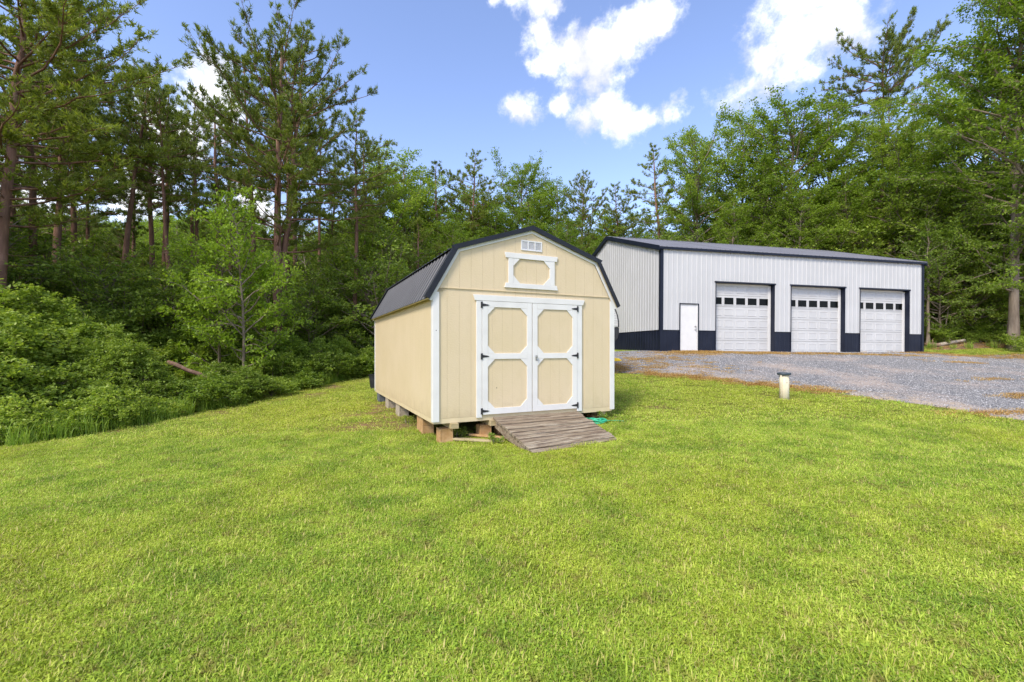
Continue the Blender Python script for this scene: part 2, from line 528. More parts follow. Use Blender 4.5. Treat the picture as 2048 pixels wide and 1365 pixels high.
_d = ((gp[:, None, :2] - gp[None, :, :2]) ** 2).sum(-1)
n_ = len(gp)
A = np.zeros((n_ + 3, n_ + 3))
A[:n_, :n_] = _k(_d) + 2.0 * np.eye(n_)
A[:n_, n_] = 1; A[:n_, n_ + 1:] = gp[:, :2]; A[n_, :n_] = 1; A[n_ + 1:, :n_] = gp[:, :2].T
W = np.linalg.solve(A, np.concatenate([gp[:, 2], np.zeros(3)]))


def G(x, y):
    x = np.atleast_1d(np.asarray(x, float)); y = np.atleast_1d(np.asarray(y, float))
    rr = np.maximum(1, np.sqrt(x * x + y * y) / 75)
    xc, yc = x / rr, y / rr
    out = np.empty(x.shape)
    fx, fy, fo = xc.ravel(), yc.ravel(), out.ravel()
    for s in range(0, len(fx), 20000):
        q = slice(s, s + 20000)
        d = (fx[q, None] - gp[None, :, 0]) ** 2 + (fy[q, None] - gp[None, :, 1]) ** 2
        fo[q] = _k(d) @ W[:n_] + W[n_] + fx[q] * W[n_ + 1] + fy[q] * W[n_ + 2]
    out = fo.reshape(x.shape)
    return out + EYE


def g1(x, y):
    return float(G(x, y)[0])


def at(u, Y):
    """ground point under the photo column u at distance Y"""
    x = (u - U0) / F * Y
    return x, Y, g1(x, Y)


def inpoly(x, y, poly):
    x = np.asarray(x); y = np.asarray(y)
    c = np.zeros(x.shape, bool); n = len(poly)
    for i in range(n):
        x1, y1 = poly[i]; x2, y2 = poly[(i + 1) % n]
        if y1 == y2: continue
        m = ((y1 > y) != (y2 > y)) & (x < (x2 - x1) * (y - y1) / (y2 - y1) + x1)
        c ^= m
    return c


LAWN = [(-9.6, 8.4), (-8.9, 10.2), (-8.6, 11.8), (-7.9, 15.1), (-7.3, 18.5), (-6.7, 22), (-4, 25), (1, 26.5), (5, 29.5), (20.5, 34), (21.6, 22.9), (26, 22.9), (34, 22.3), (45, 20), (60, 5), (60, -40), (-20, -40), (-16, -5), (-13, 3)]
# gravel drive: near edge and far edge from left to right
near = np.array([(-.5, 17.4), (1.5, 15.4), (3.36, 13.95), (5.3, 12.9), (6.9, 11.9), (8.3, 11.1), (9.5, 9.9), (10.1, 8.6), (11.8, 7.2), (14, 5.8), (18, 3.8), (30, -1)])
far = np.array([(.5, 20.0), (2.5, 20.3), (5.8, 19.9), (7.2, 19.9), (10, 20.4), (13, 21), (17, 21.7), (19.8, 21.9), (22.5, 21.7), (26, 21.6), (33, 20.4), (50, 16)])


def strip_interp(P, n):
    d = np.concatenate([[0], np.cumsum(np.linalg.norm(np.diff(P, axis=0), axis=1))])
    t = np.linspace(0, d[-1], n)
    return np.stack([np.interp(t, d, P[:, 0]), np.interp(t, d, P[:, 1])], 1)


nn = strip_interp(near, 420); ff = strip_interp(far, 420)
wob = np.cumsum(rng.normal(0, .05, (420,)))
wob = np.convolve(wob - np.convolve(wob, np.ones(31) / 31, 'same'), np.ones(3) / 3, 'same') + rng.normal(0, .035, 420)
nn[:, 1] += wob
ff[140:, 1] += rng.normal(0, .05, 280)
GRAVEL = [tuple(p) for p in nn] + [tuple(p) for p in ff[::-1]]

# ground sheet in cells: fine near the camera, coarse towards the horizon
def axis_vals(lo, hi, fine, a, b):
    v = list(np.arange(a, b + 1e-6, fine))
    s, x = fine, b
    while x < hi: s *= 1.25; x += s; v.append(x)
    s, x = fine, a
    while x > lo: s *= 1.25; x -= s; v.insert(0, x)
    return np.array(v)


xs = axis_vals(-500, 500, .25, -16, 36); ys = axis_vals(-500, 900, .25, 1, 34)
GX, GY = np.meshgrid(xs, ys, indexing='xy')
GZ = G(GX, GY)
und = .012 * np.sin(GX * 2.1 + 1.3 * np.sin(GY * 1.7)) * np.sin(GY * 1.9 + np.sin(GX * .9))
nearby = (np.abs(GX) < 40) & (GY < 40)
ing = inpoly(GX, GY, GRAVEL)
GZ = GZ + np.where(nearby, und * np.where(ing, .4, 1), 0)
far_fall = np.maximum(0, np.sqrt(GX ** 2 + GY ** 2) - 90)
NX, NY = len(xs), len(ys)
idx = np.arange(NX * NY).reshape(NY, NX)
quads = np.stack([idx[:-1, :-1], idx[:-1, 1:], idx[1:, 1:], idx[1:, :-1]], -1).reshape(-1, 4)
cx = GX.ravel()[quads].mean(1); cy = GY.ravel()[quads].mean(1)
V = np.stack([GX, GY, GZ], -1).reshape(-1, 3)
inl = inpoly(cx, cy, LAWN)


def dist_poly(x, y, P):
    best = np.full(x.shape, 1e9)
    for i in range(len(P) - 1):
        a = np.array(P[i]); b = np.array(P[i + 1]); d = b - a; L2 = (d @ d) + 1e-9
        t = np.clip(((x - a[0]) * d[0] + (y - a[1]) * d[1]) / L2, 0, 1)
        best = np.minimum(best, np.hypot(x - a[0] - t * d[0], y - a[1] - t * d[1]))
    return best


edge_d = dist_poly(V[:, 0], V[:, 1], LAWN[:7])
soil = np.clip(1.25 - edge_d / 1.1, 0, 1) * 1.0
shed_left = [(-1.6, 7.5), (-2.6, 9.7), (-3.8, 12.2)]
sd1 = dist_poly(V[:, 0], V[:, 1], shed_left)
soil = np.maximum(soil, np.clip(1 - sd1 / .55, 0, 1) * 1.0)
pt = lambda x0, y0, r: np.clip(1.4 - 1.4 * np.hypot(V[:, 0] - x0, V[:, 1] - y0) / r, 0, 1)
BARE = [(-3.1, 9.2, .55, .9), (-3.7, 10.6, .6, .8), (.1, 8.4, .9, .9), (6.3, 5.4, .45, .8), (7.3, 5.9, .5, .8), (5.6, 4.7, .35, .8), (8.2, 6.6, .5, .6), (-6.5, 14.5, .6, .8), (-6.6, 16.5, .7, .9), (-6.3, 18.3, .7, .8), (-2.3, 5.3, .22, .6), (1.4, 3.9, .2, .6), (-3.6, 4.4, .25, .5), (3.2, 9.9, .3, .6), (-7.6, 12.0, .4, .8), (-8.6, 9.8, .35, .8)]
for bx0, by0, br0, bs0 in BARE: soil = np.maximum(soil, pt(bx0, by0, br0 * 1.3) * bs0)
soil = np.maximum(soil, np.clip(1 - dist_poly(V[:, 0], V[:, 1], [(3, 13.6), (6, 12.2), (8.5, 10.8)]) / .5, 0, 1) * .7)


def submesh(name, q, mat, attrs):
    used = np.unique(q); remap = np.full(len(V), -1); remap[used] = np.arange(len(used))
    me = np_mesh(name, V[used], [remap[q]], [mat], attrs={k: a[used] for k, a in attrs.items()}, smooth=True)
    o = bpy.data.objects.new(name, me); C.objects.link(o)
    return o


tag(submesh('lawn', quads[inl], M['lawn'], {'soil': soil}), kind='structure')
tag(submesh('forest_floor', quads[~inl], M['litter'], {'soil': soil}), kind='structure')

# gravel sheet
tt = np.linspace(0, 1, 60)
P = nn[:, None, :] * (1 - tt[None, :, None]) + ff[:, None, :] * tt[None, :, None]
gz = G(P[..., 0], P[..., 1]) + .4 * .012 * np.sin(P[..., 0] * 2.1 + 1.3 * np.sin(P[..., 1] * 1.7)) * np.sin(P[..., 1] * 1.9 + np.sin(P[..., 0] * .9)) + .028
gz[:, 0] -= .05; gz[:, -1] -= .05
GVt = np.concatenate([P, gz[..., None]], -1).reshape(-1, 3)
gi = np.arange(420 * 60).reshape(420, 60)
gq = np.stack([gi[:-1, :-1], gi[1:, :-1], gi[1:, 1:], gi[:-1, 1:]], -1).reshape(-1, 4)
rd = dist_poly(GVt[:, 0], GVt[:, 1], [tuple(p) for p in near])
rust = np.clip(1 - rd / 1.3, 0, 1)
rust = np.maximum(rust, .8 * np.clip(1 - dist_poly(GVt[:, 0], GVt[:, 1], [(6, 17.4), (12, 18.7), (19, 20)]) / .7, 0, 1))
gme = np_mesh('gravel_drive', GVt, [gq], [M['gravel']], attrs={'rust': rust}, smooth=True)
go = bpy.data.objects.new('gravel_drive', gme); C.objects.link(go); tag(go, kind='structure')

# ================================================================== shed
SH = empty('garden_shed', (-1.3027, 7.4177, EYE - 1.272), (0, 0, .4476),
           'cream gambrel barn-style shed with white trim and black metal roof raised on blocks', 'shed')
W_, L_ = 3.70, 6.15
IN = [(0.0, 2.115), (.446, 2.899), (1.84, 3.358), (3.234, 2.899), (3.68, 2.115)]


def zin(x):
    return float(np.interp(x, [p[0] for p in IN], [p[1] for p in IN]))


def strip_poly(x0, x1, zb, top):
    xs_ = [x0] + [p[0] for p in IN if x0 < p[0] < x1] + [x1]
    return [(x0, zb), (x1, zb)] + [(x, top(x)) for x in reversed(xs_)]


GRV = .2135
# wall carcass
mb = MB()
mb.prism([(0.004, .02), (3.676, .02), (3.676, 2.10), (3.224, 2.885), (1.84, 3.34), (.456, 2.885), (.004, 2.10)], -.002, L_ - .012)
mb.build('wall', M['siding'], SH)
g0 = .445 - GRV * 2.08
xs_g = [0.0] + [x for x in (.018 + GRV * k for k in range(1, 18)) if .03 < x < 3.66] + [3.68]
for i in range(len(xs_g) - 1):
    a, b = xs_g[i] + .0013, xs_g[i + 1] - .0013
    # upper gable board, stands a little proud of the lower wall
    MB().prism(strip_poly(a, b, 2.285, lambda x: zin(x) + .01), -.014, -.003).build('siding_board', M['siding'], SH)
    if b < .9 or a > 2.8:
        MB().prism([(a, .085), (b, .085), (b, 2.272 if 0.1 < a < 3.5 else min(2.272, zin(a), zin(b))), (a, 2.272 if .1 < a < 3.5 else min(2.272, zin(a), zin(b)))], -.0065, .01).build('siding_board', M['siding'], SH)
    else:
        MB().box(a, b, -.0065, .01, 2.1, 2.272).build('siding_board', M['siding'], SH)
mb = MB(); mb.box(.02, 3.66, -.024, -.0145, 2.272, 2.284); mb.build('drip_flashing', M['beige_trim'], SH)
ns = int(L_ / GRV)
gs = L_ / ns
for sx, sgn in ((0, -1), (3.68, 1)):
    for i in range(ns):
        a, b = i * gs + .0013, (i + 1) * gs - .0013
        MB().box(min(sx, sx + sgn * .012), max(sx, sx + sgn * .009), a, b, .085, 2.10).build('siding_board', M['siding'], SH)
# skirt / rim boards
for a in ((.0, 3.68, -.004, .03), ):
    MB().box(a[0], a[1], a[2], a[3], -.004, .08).build('rim_board', M['beige_trim'], SH, bevel=.003)
MB().box(-.006, .03, .035, L_, -.004, .08).build('rim_board', M['beige_trim'], SH, bevel=.003)
MB().box(3.65, 3.686, .035, L_, -.004, .08).build('rim_board', M['beige_trim'], SH, bevel=.003)
mb = MB(); mb.box(.035, 3.645, .035, L_ - .03, -.0, .018); mb.build('floor', M['dark_lumber'], SH)
for x in (.16, 1.0, 2.55, 3.42):
    MB().box(x + (.12 if x < .5 else 0), x + .14 + (.12 if x < .5 else 0), -.06 if x < 2 else .05, L_ - .02, -.098, -.006).build('skid', M['lumber'], SH, bevel=.004)
# corner boards
for x0, x1 in ((-.022, .09), (3.61, 3.722)):
    MB().box(x0, x1, -.03, -.0145, .03, 2.20 if x0 < 1 else 2.20).build('corner_trim', M['white_trim'], SH, bevel=.003)
for x0, x1 in ((-.024, -.0125), (3.6925, 3.704)):
    MB().box(x0, x1, -.013, .08, .03, 2.09).build('corner_trim', M['white_trim'], SH, bevel=.003)
    MB().box(x0, x1, L_ - .09, L_ + .012, .03, 2.09).build('corner_trim', M['white_trim'], SH, bevel=.003)


def offset_line(P, d):
    """offset the gambrel line outwards by d"""
    P = [Vector((p[0], p[1])) for p in P]
    out = []
    for i in range(len(P)):
        ns_ = []
        if i > 0:
            t = (P[i] - P[i - 1]).normalized(); ns_.append(Vector((-t.y, t.x)))
        if i < len(P) - 1:
            t = (P[i + 1] - P[i]).normalized(); ns_.append(Vector((-t.y, t.x)))
        n = sum(ns_, Vector((0, 0))); n.normalize()
        k = d / n.dot(ns_[0])
        out.append((P[i].x + n.x * k, P[i].y + n.y * k))
    return out


RI = [(-.04, 2.045), IN[1], IN[2], IN[3], (3.72, 2.045)]
r0, r1, r2, r3 = offset_line(RI, .004), offset_line(RI, .058), offset_line(RI, .062), offset_line(RI, .125)
for i in range(4):
    MB().prism([r0[i], r0[i + 1], r1[i + 1], r1[i]], -.034, -.0146 if i in (1, 2) else -.0312).build('rake_trim', M['white_trim'], SH)
    MB().prism([r0[i], r0[i + 1], r1[i + 1], r1[i]], L_ + .002, L_ + .02).build('rake_trim', M['white_trim'], SH)
# roof slopes: ribbed steel sheets, and black rake flashing
def ribbed_profile(a, b, pitch=.2286, base=.06, top=.022, h=.019, phase=0.0):
    """list of (coordinate along wall, height) with ribs every pitch"""
    pts = [(a, 0)]
    k0 = math.floor((a - phase) / pitch)
    k = k0
    while True:
        c = phase + k * pitch
        k += 1
        if c - base / 2 >= b - .004: break
        for q, hh in ((c - base / 2, 0), (c - top / 2, h), (c + top / 2, h), (c + base / 2, 0)):
            if a < q < b: pts.append((q, hh))
    pts.append((b, 0))
    return pts


def roof_sheet(parent, p0, p1, ya, yb, mat, phase=0, h=.019, name='roof_panel', th=.004, swap=False):
    """sheet between slope points p0 (low) and p1 (high) in x-z, along y from ya to yb"""
    t = Vector((p1[0] - p0[0], p1[1] - p0[1])).normalized(); n = Vector((-t.y, t.x))
    if n.y < 0: n = -n
    pr = ribbed_profile(ya, yb, phase=phase, h=h)
    mb = MB()
    for P in (p0, p1):
        for y, hh in pr:
            q = (P[0] + n.x * hh, y, P[1] + n.y * hh)
            mb.v.append(q)
    m = len(pr)
    for i in range(m - 1):
        mb.f.append((i, i + 1, m + i + 1, m + i))
    # thickness: drop edge at the low end
    k = len(mb.v)
    for y, hh in pr:
        mb.v.append((p0[0] - n.x * th, y, p0[1] - n.y * th))
    for i in range(m - 1):
        mb.f.append((i, i + 1, k + i + 1, k + i))
    return mb.build(name, mat, parent)


q = offset_line(RI, .09)
low = [(q[0], q[1]), (q[4], q[3])]
up = [(q[1], q[2]), (q[3], q[2])]
nsh = 7
ya, yb = -.06, L_ + .06
for seg in low + up:
    isup = seg in up
    for k in range(nsh):
        a = ya + (yb - ya) * k / nsh; b = ya + (yb - ya) * (k + 1) / nsh - .001
        p0, p1 = seg
        if isup:
            dx = Vector((p0[0] - p1[0], p0[1] - p1[1])).normalized() * .06
            p0 = (p0[0] + dx.x, p0[1] + dx.y + .02); p1 = (p1[0], p1[1] + .02)
        roof_sheet(SH, p0, p1, a, b, M['shed_roof'], phase=ya + .09)
# decks under the sheets
dk = offset_line(RI, .06); dk2 = offset_line(RI, .084)
for i in range(4):
    MB().prism([dk[i], dk[i + 1], dk2[i + 1], dk2[i]], -.035, L_ + .035).build('roof_deck', M['beige_trim'], SH)
fo = offset_line(RI, .055); fo2 = offset_line(RI, .135)
ext = lambda a, b, l: (a[0] + (a[0] - b[0]) / math.dist(a, b) * l, a[1] + (a[1] - b[1]) / math.dist(a, b) * l)
for yy0, yy1 in ((-.078, -.066), (L_ + .066, L_ + .078)):
    for i in (1, 2):
        a0, a1, b0, b1 = fo[i], fo[i + 1], fo2[i], fo2[i + 1]
        if i == 1: a0, b0 = ext(a0, a1, .07), ext(b0, b1, .07)
        else: a1, b1 = ext(a1, a0, .07), ext(b1, b0, .07)
        MB().prism([a0, a1, b1, b0], yy0 - .003, yy1 + .003).build('rake_flashing', M['black_steel'], SH)
    for i in (0, 3):
        MB().prism([fo[i], fo[i + 1], fo2[i + 1], fo2[i]], yy0, yy1).build('rake_flashing', M['black_steel'], SH)
# flashing top returns and ridge cap
for yy0, yy1 in ((-.064, .06), (L_ - .06, L_ + .064)):
    f3, f4 = offset_line(RI, .128), offset_line(RI, .136)
    for i in range(4):
        MB().prism([f3[i], f3[i + 1], f4[i + 1], f4[i]], yy0, yy1).build('rake_flashing', M['black_steel'], SH)
c3, c4 = offset_line(RI, .131), offset_line(RI, .139)
tL = Vector(c4[1]) - Vector(c4[2]); tL.normalize(); tR = Vector(c4[3]) - Vector(c4[2]); tR.normalize()
rid = c4[2]; ridb = c3[2]
mb = MB()
mb.prism([(ridb[0] + tL.x * .13, ridb[1] + tL.y * .13), ridb, (ridb[0] + tR.x * .13, ridb[1] + tR.y * .13), (rid[0] + tR.x * .13, rid[1] + tR.y * .13), rid, (rid[0] + tL.x * .13, rid[1] + tL.y * .13)], -.062, L_ + .062)
mb.build('ridge_cap', M['black_steel'], SH)

# door surround
MB().box(.75, .850, -.034, -.008, .055, 2.086).build('door_casing', M['white_trim'], SH, bevel=.003)
MB().box(2.822, 2.936, -.034, -.008, .045, 2.086).build('door_casing', M['white_trim'], SH, bevel=.003)
MB().prism([(.722, 2.0885), (2.955, 2.0885), (2.996, 2.19), (.688, 2.19)], -.042, -.008).build('door_header', M['white_trim'], SH, bevel=.003)
MB().box(.855, 2.818, -.006, .011, .0, .099).build('door_sill', M['beige_trim'], SH)


def door_leaf(x0, x1, hinge_left):
    D = empty('door', (0, 0, 0)); D.parent = SH
    n = 5
    for k in range(n):
        a = x0 + (x1 - x0) * k / n + .0008; b = x0 + (x1 - x0) * (k + 1) / n - .0008
        MB().box(a, b, -.020, -.0158, .105, 2.083).build('door_board', M['siding'], D)
    MB().box(x0 + .001, x1 - .001, -.0155, -.0068, .104, 2.082).build('door_backing', M['siding'], D)
    fy0, fy1 = -.040, -.0205
    sl = x0 + .104; sr = x1 - .100
    zr = [(.102, .208), (1.071, 1.170), (1.983, 2.084)]
    w = M['white_trim']
    MB().box(x0, sl, fy0, fy1, .102, 2.084).build('stile', w, D, bevel=.002)
    MB().box(sr, x1, fy0, fy1, .102, 2.084).build('stile', w, D, bevel=.002)
    for a, b in zr:
        MB().box(sl + .0015, sr - .0015, fy0, fy1, a, b).build('rail', w, D, bevel=.002)
    g = .132
    for zb, zt in ((.2095, 1.0695), (1.1715, 1.9815)):
        e = .0015
        for tri in ([(sl + e, zb), (sl + g, zb), (sl + e, zb + g)], [(sr - e, zb), (sr - e, zb + g), (sr - g, zb)],
                    [(sl + e, zt), (sl + e, zt - g), (sl + g, zt)], [(sr - e, zt), (sr - g, zt), (sr - e, zt - g)]):
            MB().prism(tri, fy0 + .001, fy1).build('corner_gusset', w, D)
    for z in (2.015, 1.12, .165):
        hx = x0 if hinge_left else x1
        s = 1 if hinge_left else -1
        mb = MB()
        mb.box(min(hx - s * .028, hx - s * .006), max(hx - s * .028, hx - s * .006), -.047, -.0345, z - .052, z + .052)
        mb.tube([(hx - s * .003, -.046, z - .055), (hx - s * .003, -.046, z + .055)], .008, 8)
        mb.prism([(hx + s * .006, z - .024), (hx + s * .10, z - .012), (hx + s * .132, z), (hx + s * .10, z + .012), (hx + s * .006, z + .024)], -.046, -.041)
        mb.build('hinge', M['iron'], D)
    return D


DL = door_leaf(.856, 1.833, True)
DR = door_leaf(1.846, 2.818, False)
mb = MB(); mb.box(1.905, 1.945, -.046, -.0405, 1.035, 1.13); mb.tube([(1.925, -.046, 1.10), (1.925, -.075, 1.10)], .017, 10)
mb.tube([(1.93, -.062, 1.085), (1.93, -.062, 1.045), (1.945, -.062, 1.04)], .007, 6)
mb.build('door_handle', M['chrome'], DR)
MB().box(1.132, 1.14, -.0225, -.0202, .55, .575).build('knot_hole', M['iron'], DL)

# decorative loft frame above the doors
LF = empty('loft_frame'); LF.parent = SH
w = M['white_trim']
MB().prism([(1.308, 2.8805), (2.362, 2.8805), (2.386, 2.975), (1.285, 2.975)], -.042, -.0145).build('head_board', w, LF, bevel=.002)
MB().prism([(1.285, 2.345), (2.386, 2.345), (2.362, 2.4325), (1.308, 2.4325)], -.042, -.0145).build('sill_board', w, LF, bevel=.002)
MB().box(1.361, 1.456, -.038, -.0145, 2.434, 2.879).build('stile', w, LF, bevel=.002)
MB().box(2.216, 2.318, -.038, -.0145, 2.434, 2.879).build('stile', w, LF, bevel=.002)
for tri in ([(1.4575, 2.434), (1.59, 2.434), (1.4575, 2.57)], [(2.2145, 2.434), (2.2145, 2.57), (2.08, 2.434)],
            [(1.4575, 2.879), (1.4575, 2.743), (1.59, 2.879)], [(2.2145, 2.879), (2.08, 2.879), (2.2145, 2.743)]):
    MB().prism(tri, -.037, -.0145).build('corner_gusset', w, LF)
# gable vent
GVn = empty('gable_vent'); GVn.parent = SH
mb = MB()
mb.box(1.618, 2.052, -.027, -.0145, 3.205, 3.228); mb.box(1.618, 2.052, -.027, -.0145, 3.042, 3.065)
for x in (1.618, 1.753, 1.893, 2.029): mb.box(x, x + .023, -.0265, -.0147, 3.066, 3.204)
mb.build('vent_frame', M['vent'], GVn)
for x in (1.642, 1.777, 1.917):
    mb = MB()
    for k in range(7):
        z = 3.068 + k * .0195
        mb.prism([(-.016, z + .013), (-.022, z), (-.021, z - .002), (-.0145, z + .012)], x, x + .110, 'x')
    mb.box(x, x + .11, -.0153, -.0146, 3.066, 3.204)
    mb.build('louvre_panel', M['louvre'], GVn)
# corner knots and fixings on the trim board
MB().box(.03, .042, -.0312, -.0302, 1.55, 1.565).build('nail_head', M['iron'], SH)

SHM = Matrix.Translation(SH.location) @ Euler((0, 0, .4476)).to_matrix().to_4x4()


def shp(x, y, z=0):
    return SHM @ Vector((x, y, z))


# ------------------------------------------------------------------ piers under the shed
def block(x, y, top, mat, label, w=.2, d=.4, cores=True, rz=0.0, cat='concrete block', grp='blocks that carry the shed'):
    """hollow masonry block(s) standing on the ground, top at shed-local height"""
    p = shp(x, y, top)
    gz_ = g1(p.x, p.y) - .03
    H = p.z - gz_
    n = max(1, round(H / .2)); h = H / n
    t = empty('concrete_block', (p.x, p.y, gz_), (0, 0, .4476 + rz), label, cat, grp)
    for k in range(n):
        mb = MB(); z0, z1 = k * h + (.002 if k else 0), (k + 1) * h
        a = .032
        mb.box(-w / 2, -w / 2 + a, -d / 2, d / 2, z0, z1); mb.box(w / 2 - a, w / 2, -d / 2, d / 2, z0, z1)
        for yy in (-d / 2 + .004, -a / 2, d / 2 - a - .004): mb.box(-w / 2 + a + .0005, w / 2 - a - .0005, yy, yy + a, z0 + .001, z1 - .001)
        mb.build('block_course', mat, t, bevel=.004)
    return t


block(.24, .16, -.10, M['block_stained'], 'clay stained block pier under the shed corner nearest the camera', .24, .2)
block(.97, .18, -.10, M['block_stained'], 'clay stained block pier just left of the ramp under the front wall', .22, .2)
block(1.30, .25, -.10, M['block_stained'], 'thin stained block pier half hidden behind the left side of the ramp', .12, .2)
block(.16, 1.15, -.008, M['block_stained'], 'tall block pier second back along the left side of the shed', .22, .42)
block(.14, 3.15, -.008, M['block_grey'], 'grey block pier midway along the left side of the shed', .22, .4)
block(.13, 4.45, -.008, M['block_grey'], 'light grey block pier fourth back along the left side of the shed', .22, .36)
block(.12, 5.75, -.008, M['block_dark'], 'dark block pier under the rear left corner of the shed', .22, .36)
block(3.45, .3, -.10, M['block_stained'], 'low block pier under the right front corner of the shed', .2, .2)
block(3.45, 3.2, -.10, M['block_grey'], 'block pier under the right side of the shed', .2, .36)
block(3.45, 5.6, -.10, M['block_grey'], 'block pier under the rear right corner of the shed', .2, .36)
block(2.6, 3.0, -.10, M['block_grey'], 'block pier in the dark under the middle of the shed', .2, .36)

# ------------------------------------------------------------------ ramp
TL, TR = shp(1.06, -.012, .055), shp(2.84, -.012, .045)
BL, BR = shp(1.14, -1.40), shp(2.70, -1.42)
BL.z = g1(BL.x, BL.y) + .035; BR.z = g1(BR.x, BR.y) + .035
RP = empty('entry_ramp', ((BL + BR) / 2), (0, 0, .4476), 'weathered grey wooden plank ramp leading up to the shed doors', 'ramp')
RPi = (Matrix.Translation(RP.location) @ Euler((0, 0, .4476)).to_matrix().to_4x4()).inverted()
tl, tr, bl, br = RPi @ TL, RPi @ TR, RPi @ BL, RPi @ BR
NP = 12
for k in range(NP):
    a, b = (k + .04) / NP, (k + .90 - random.random() * .05) / NP
    j0, j1 = random.uniform(-.012, .012), random.uniform(-.03, .03)
    up_ = Vector((0, -.0, .0)) + Vector((0, 0, random.uniform(-.007, .009)))
    dx = Vector((1, 0, 0))
    c = [tl.lerp(bl, a) - dx * j0, tr.lerp(br, a) + dx * j1, tr.lerp(br, b) + dx * j1, tl.lerp(bl, b) - dx * j0]
    nrm = (c[1] - c[0]).cross(c[3] - c[0]).normalized()
    if nrm.z < 0: nrm = -nrm
    mb = MB()
    n = 7
    for layer in (0, -1):
        for e in (0, 1):
            for i in range(n):
                s = i / (n - 1)
                pA = c[0].lerp(c[1], s) if e == 0 else c[3].lerp(c[2], s)
                mb.v.append(tuple(pA + nrm * (layer * .036 + (random.uniform(-.0025, .0025) if layer == 0 else 0)) + up_ + Vector((0, random.uniform(-.003, .003), 0))))
    I = lambda l, e, i: (l * 2 + e) * n + i
    for i in range(n - 1):
        mb.f += [(I(0, 0, i), I(0, 1, i), I(0, 1, i + 1), I(0, 0, i + 1)), (I(1, 0, i), I(1, 0, i + 1), I(1, 1, i + 1), I(1, 1, i)),
                 (I(0, 0, i), I(0, 0, i + 1), I(1, 0, i + 1), I(1, 0, i)), (I(0, 1, i), I(1, 1, i), I(1, 1, i + 1), I(0, 1, i + 1))]
    mb.f += [(I(0, 0, 0), I(1, 0, 0), I(1, 1, 0), I(0, 1, 0)), (I(0, 0, n - 1), I(0, 1, n - 1), I(1, 1, n - 1), I(1, 0, n - 1))]
    mb.build('plank', M['plank'], RP)
for s in (.03, .5, .97):
    a, b = tl.lerp(tr, s), bl.lerp(br, s)
    ee = (b - a)
    p0 = a + ee * .015 + Vector((0, 0, -.042)); p1 = a + ee * .99 + Vector((0, 0, -.04))
    hh0, hh1 = .14, .05
    x0 = p0.x - .02; mb = MB()
    vs_ = [p0, p1, p1 - Vector((0, 0, hh1)), p0.lerp(p1, .35) - Vector((0, 0, hh0 + .02)), p0 - Vector((0, 0, hh0))]
    k = len(vs_)
    for o_ in (-.02, .02):
        mb.v += [(p.x + o_, p.y, p.z) for p in vs_]
    mb.f = [tuple(range(k)), tuple(range(2 * k - 1, k - 1, -1))] + [(i, (i + 1) % k, k + (i + 1) % k, k + i) for i in range(k)]
    mb.build('stringer', M['plank'], RP)

# loose boards and hose
p = shp(.66, -.10); lb = MB().box(-.55, .55, -.05, .05, 0, .035).build('loose_board', M['lumber'], bevel=.004)
lb.location = (p.x, p.y, g1(p.x, p.y) + .025); lb.rotation_euler = (0, .02, .4476 - .62)
tag(lb, 'flat pale board lying in the grass before the nearest pier', 'board')
p = shp(1.03, -.05); lb = MB().box(-.42, .42, -.04, .04, 0, .035).build('loose_board', M['block_stained'], bevel=.004)
lb.location = (p.x, p.y, g1(p.x, p.y) + .025); lb.rotation_euler = (0, .04, .4476 - .72)
tag(lb, 'short orange stained board lying beside the left edge of the ramp', 'board')
p = shp(3.08, -.22)
mb = MB(); path = []
for i in range(150):
    a = i / 150 * 2 * math.pi * 6
    r = .17 + .035 * math.sin(i * .37) + .02 * math.sin(i * .11)
    path.append((r * math.cos(a) * 1.15, r * math.sin(a) * .8, .045 + .05 * i / 150 + .012 * math.sin(i * .9)))
path += [(.28, .05, .06), (.42, .12, .05), (.6, .10, .045)]
mb.tube(path, .0095, 6)
ho = mb.build('garden_hose', M['hose'], smooth=True); ho.location = (p.x, p.y, g1(p.x, p.y) + .02)
tag(ho, 'coiled bright green garden hose on the grass right of the ramp', 'hose')

# ================================================================== barn garage
BN = empty('pole_barn_garage', (6.112, 18.3972, EYE - .1396 - .02), (0, .0075, .2126),
           'large white ribbed steel garage with navy wainscot and three overhead doors', 'garage')
BW, BD, BE, BR_ = 13.80, 10.36, 4.30, 5.93
WZ = .885
DO = [(2.565, 5.484), (6.338, 9.246), (10.09, 12.965)]
DT = 2.945
WD = (.859, 1.761, 1.99)
PIT = .2286


def wall_panel(parent, a, b, z0, ztop, mat, place, phase=0.0, h=.017, name='wall_panel'):
    """ribbed sheet; place(s, out, z) -> local xyz"""
    pr = ribbed_profile(a, b, PIT, .055, .02, h, phase)
    # add minor ribs' valleys kept flat
    mb = MB(); m = len(pr)
    for s, hh in pr: mb.v.append(place(s, hh, z0))
    for s, hh in pr: mb.v.append(place(s, hh, ztop(s)))
    for i in range(m - 1): mb.f.append((i, i + 1, m + i + 1, m + i))
    return mb.build(name, mat, parent)


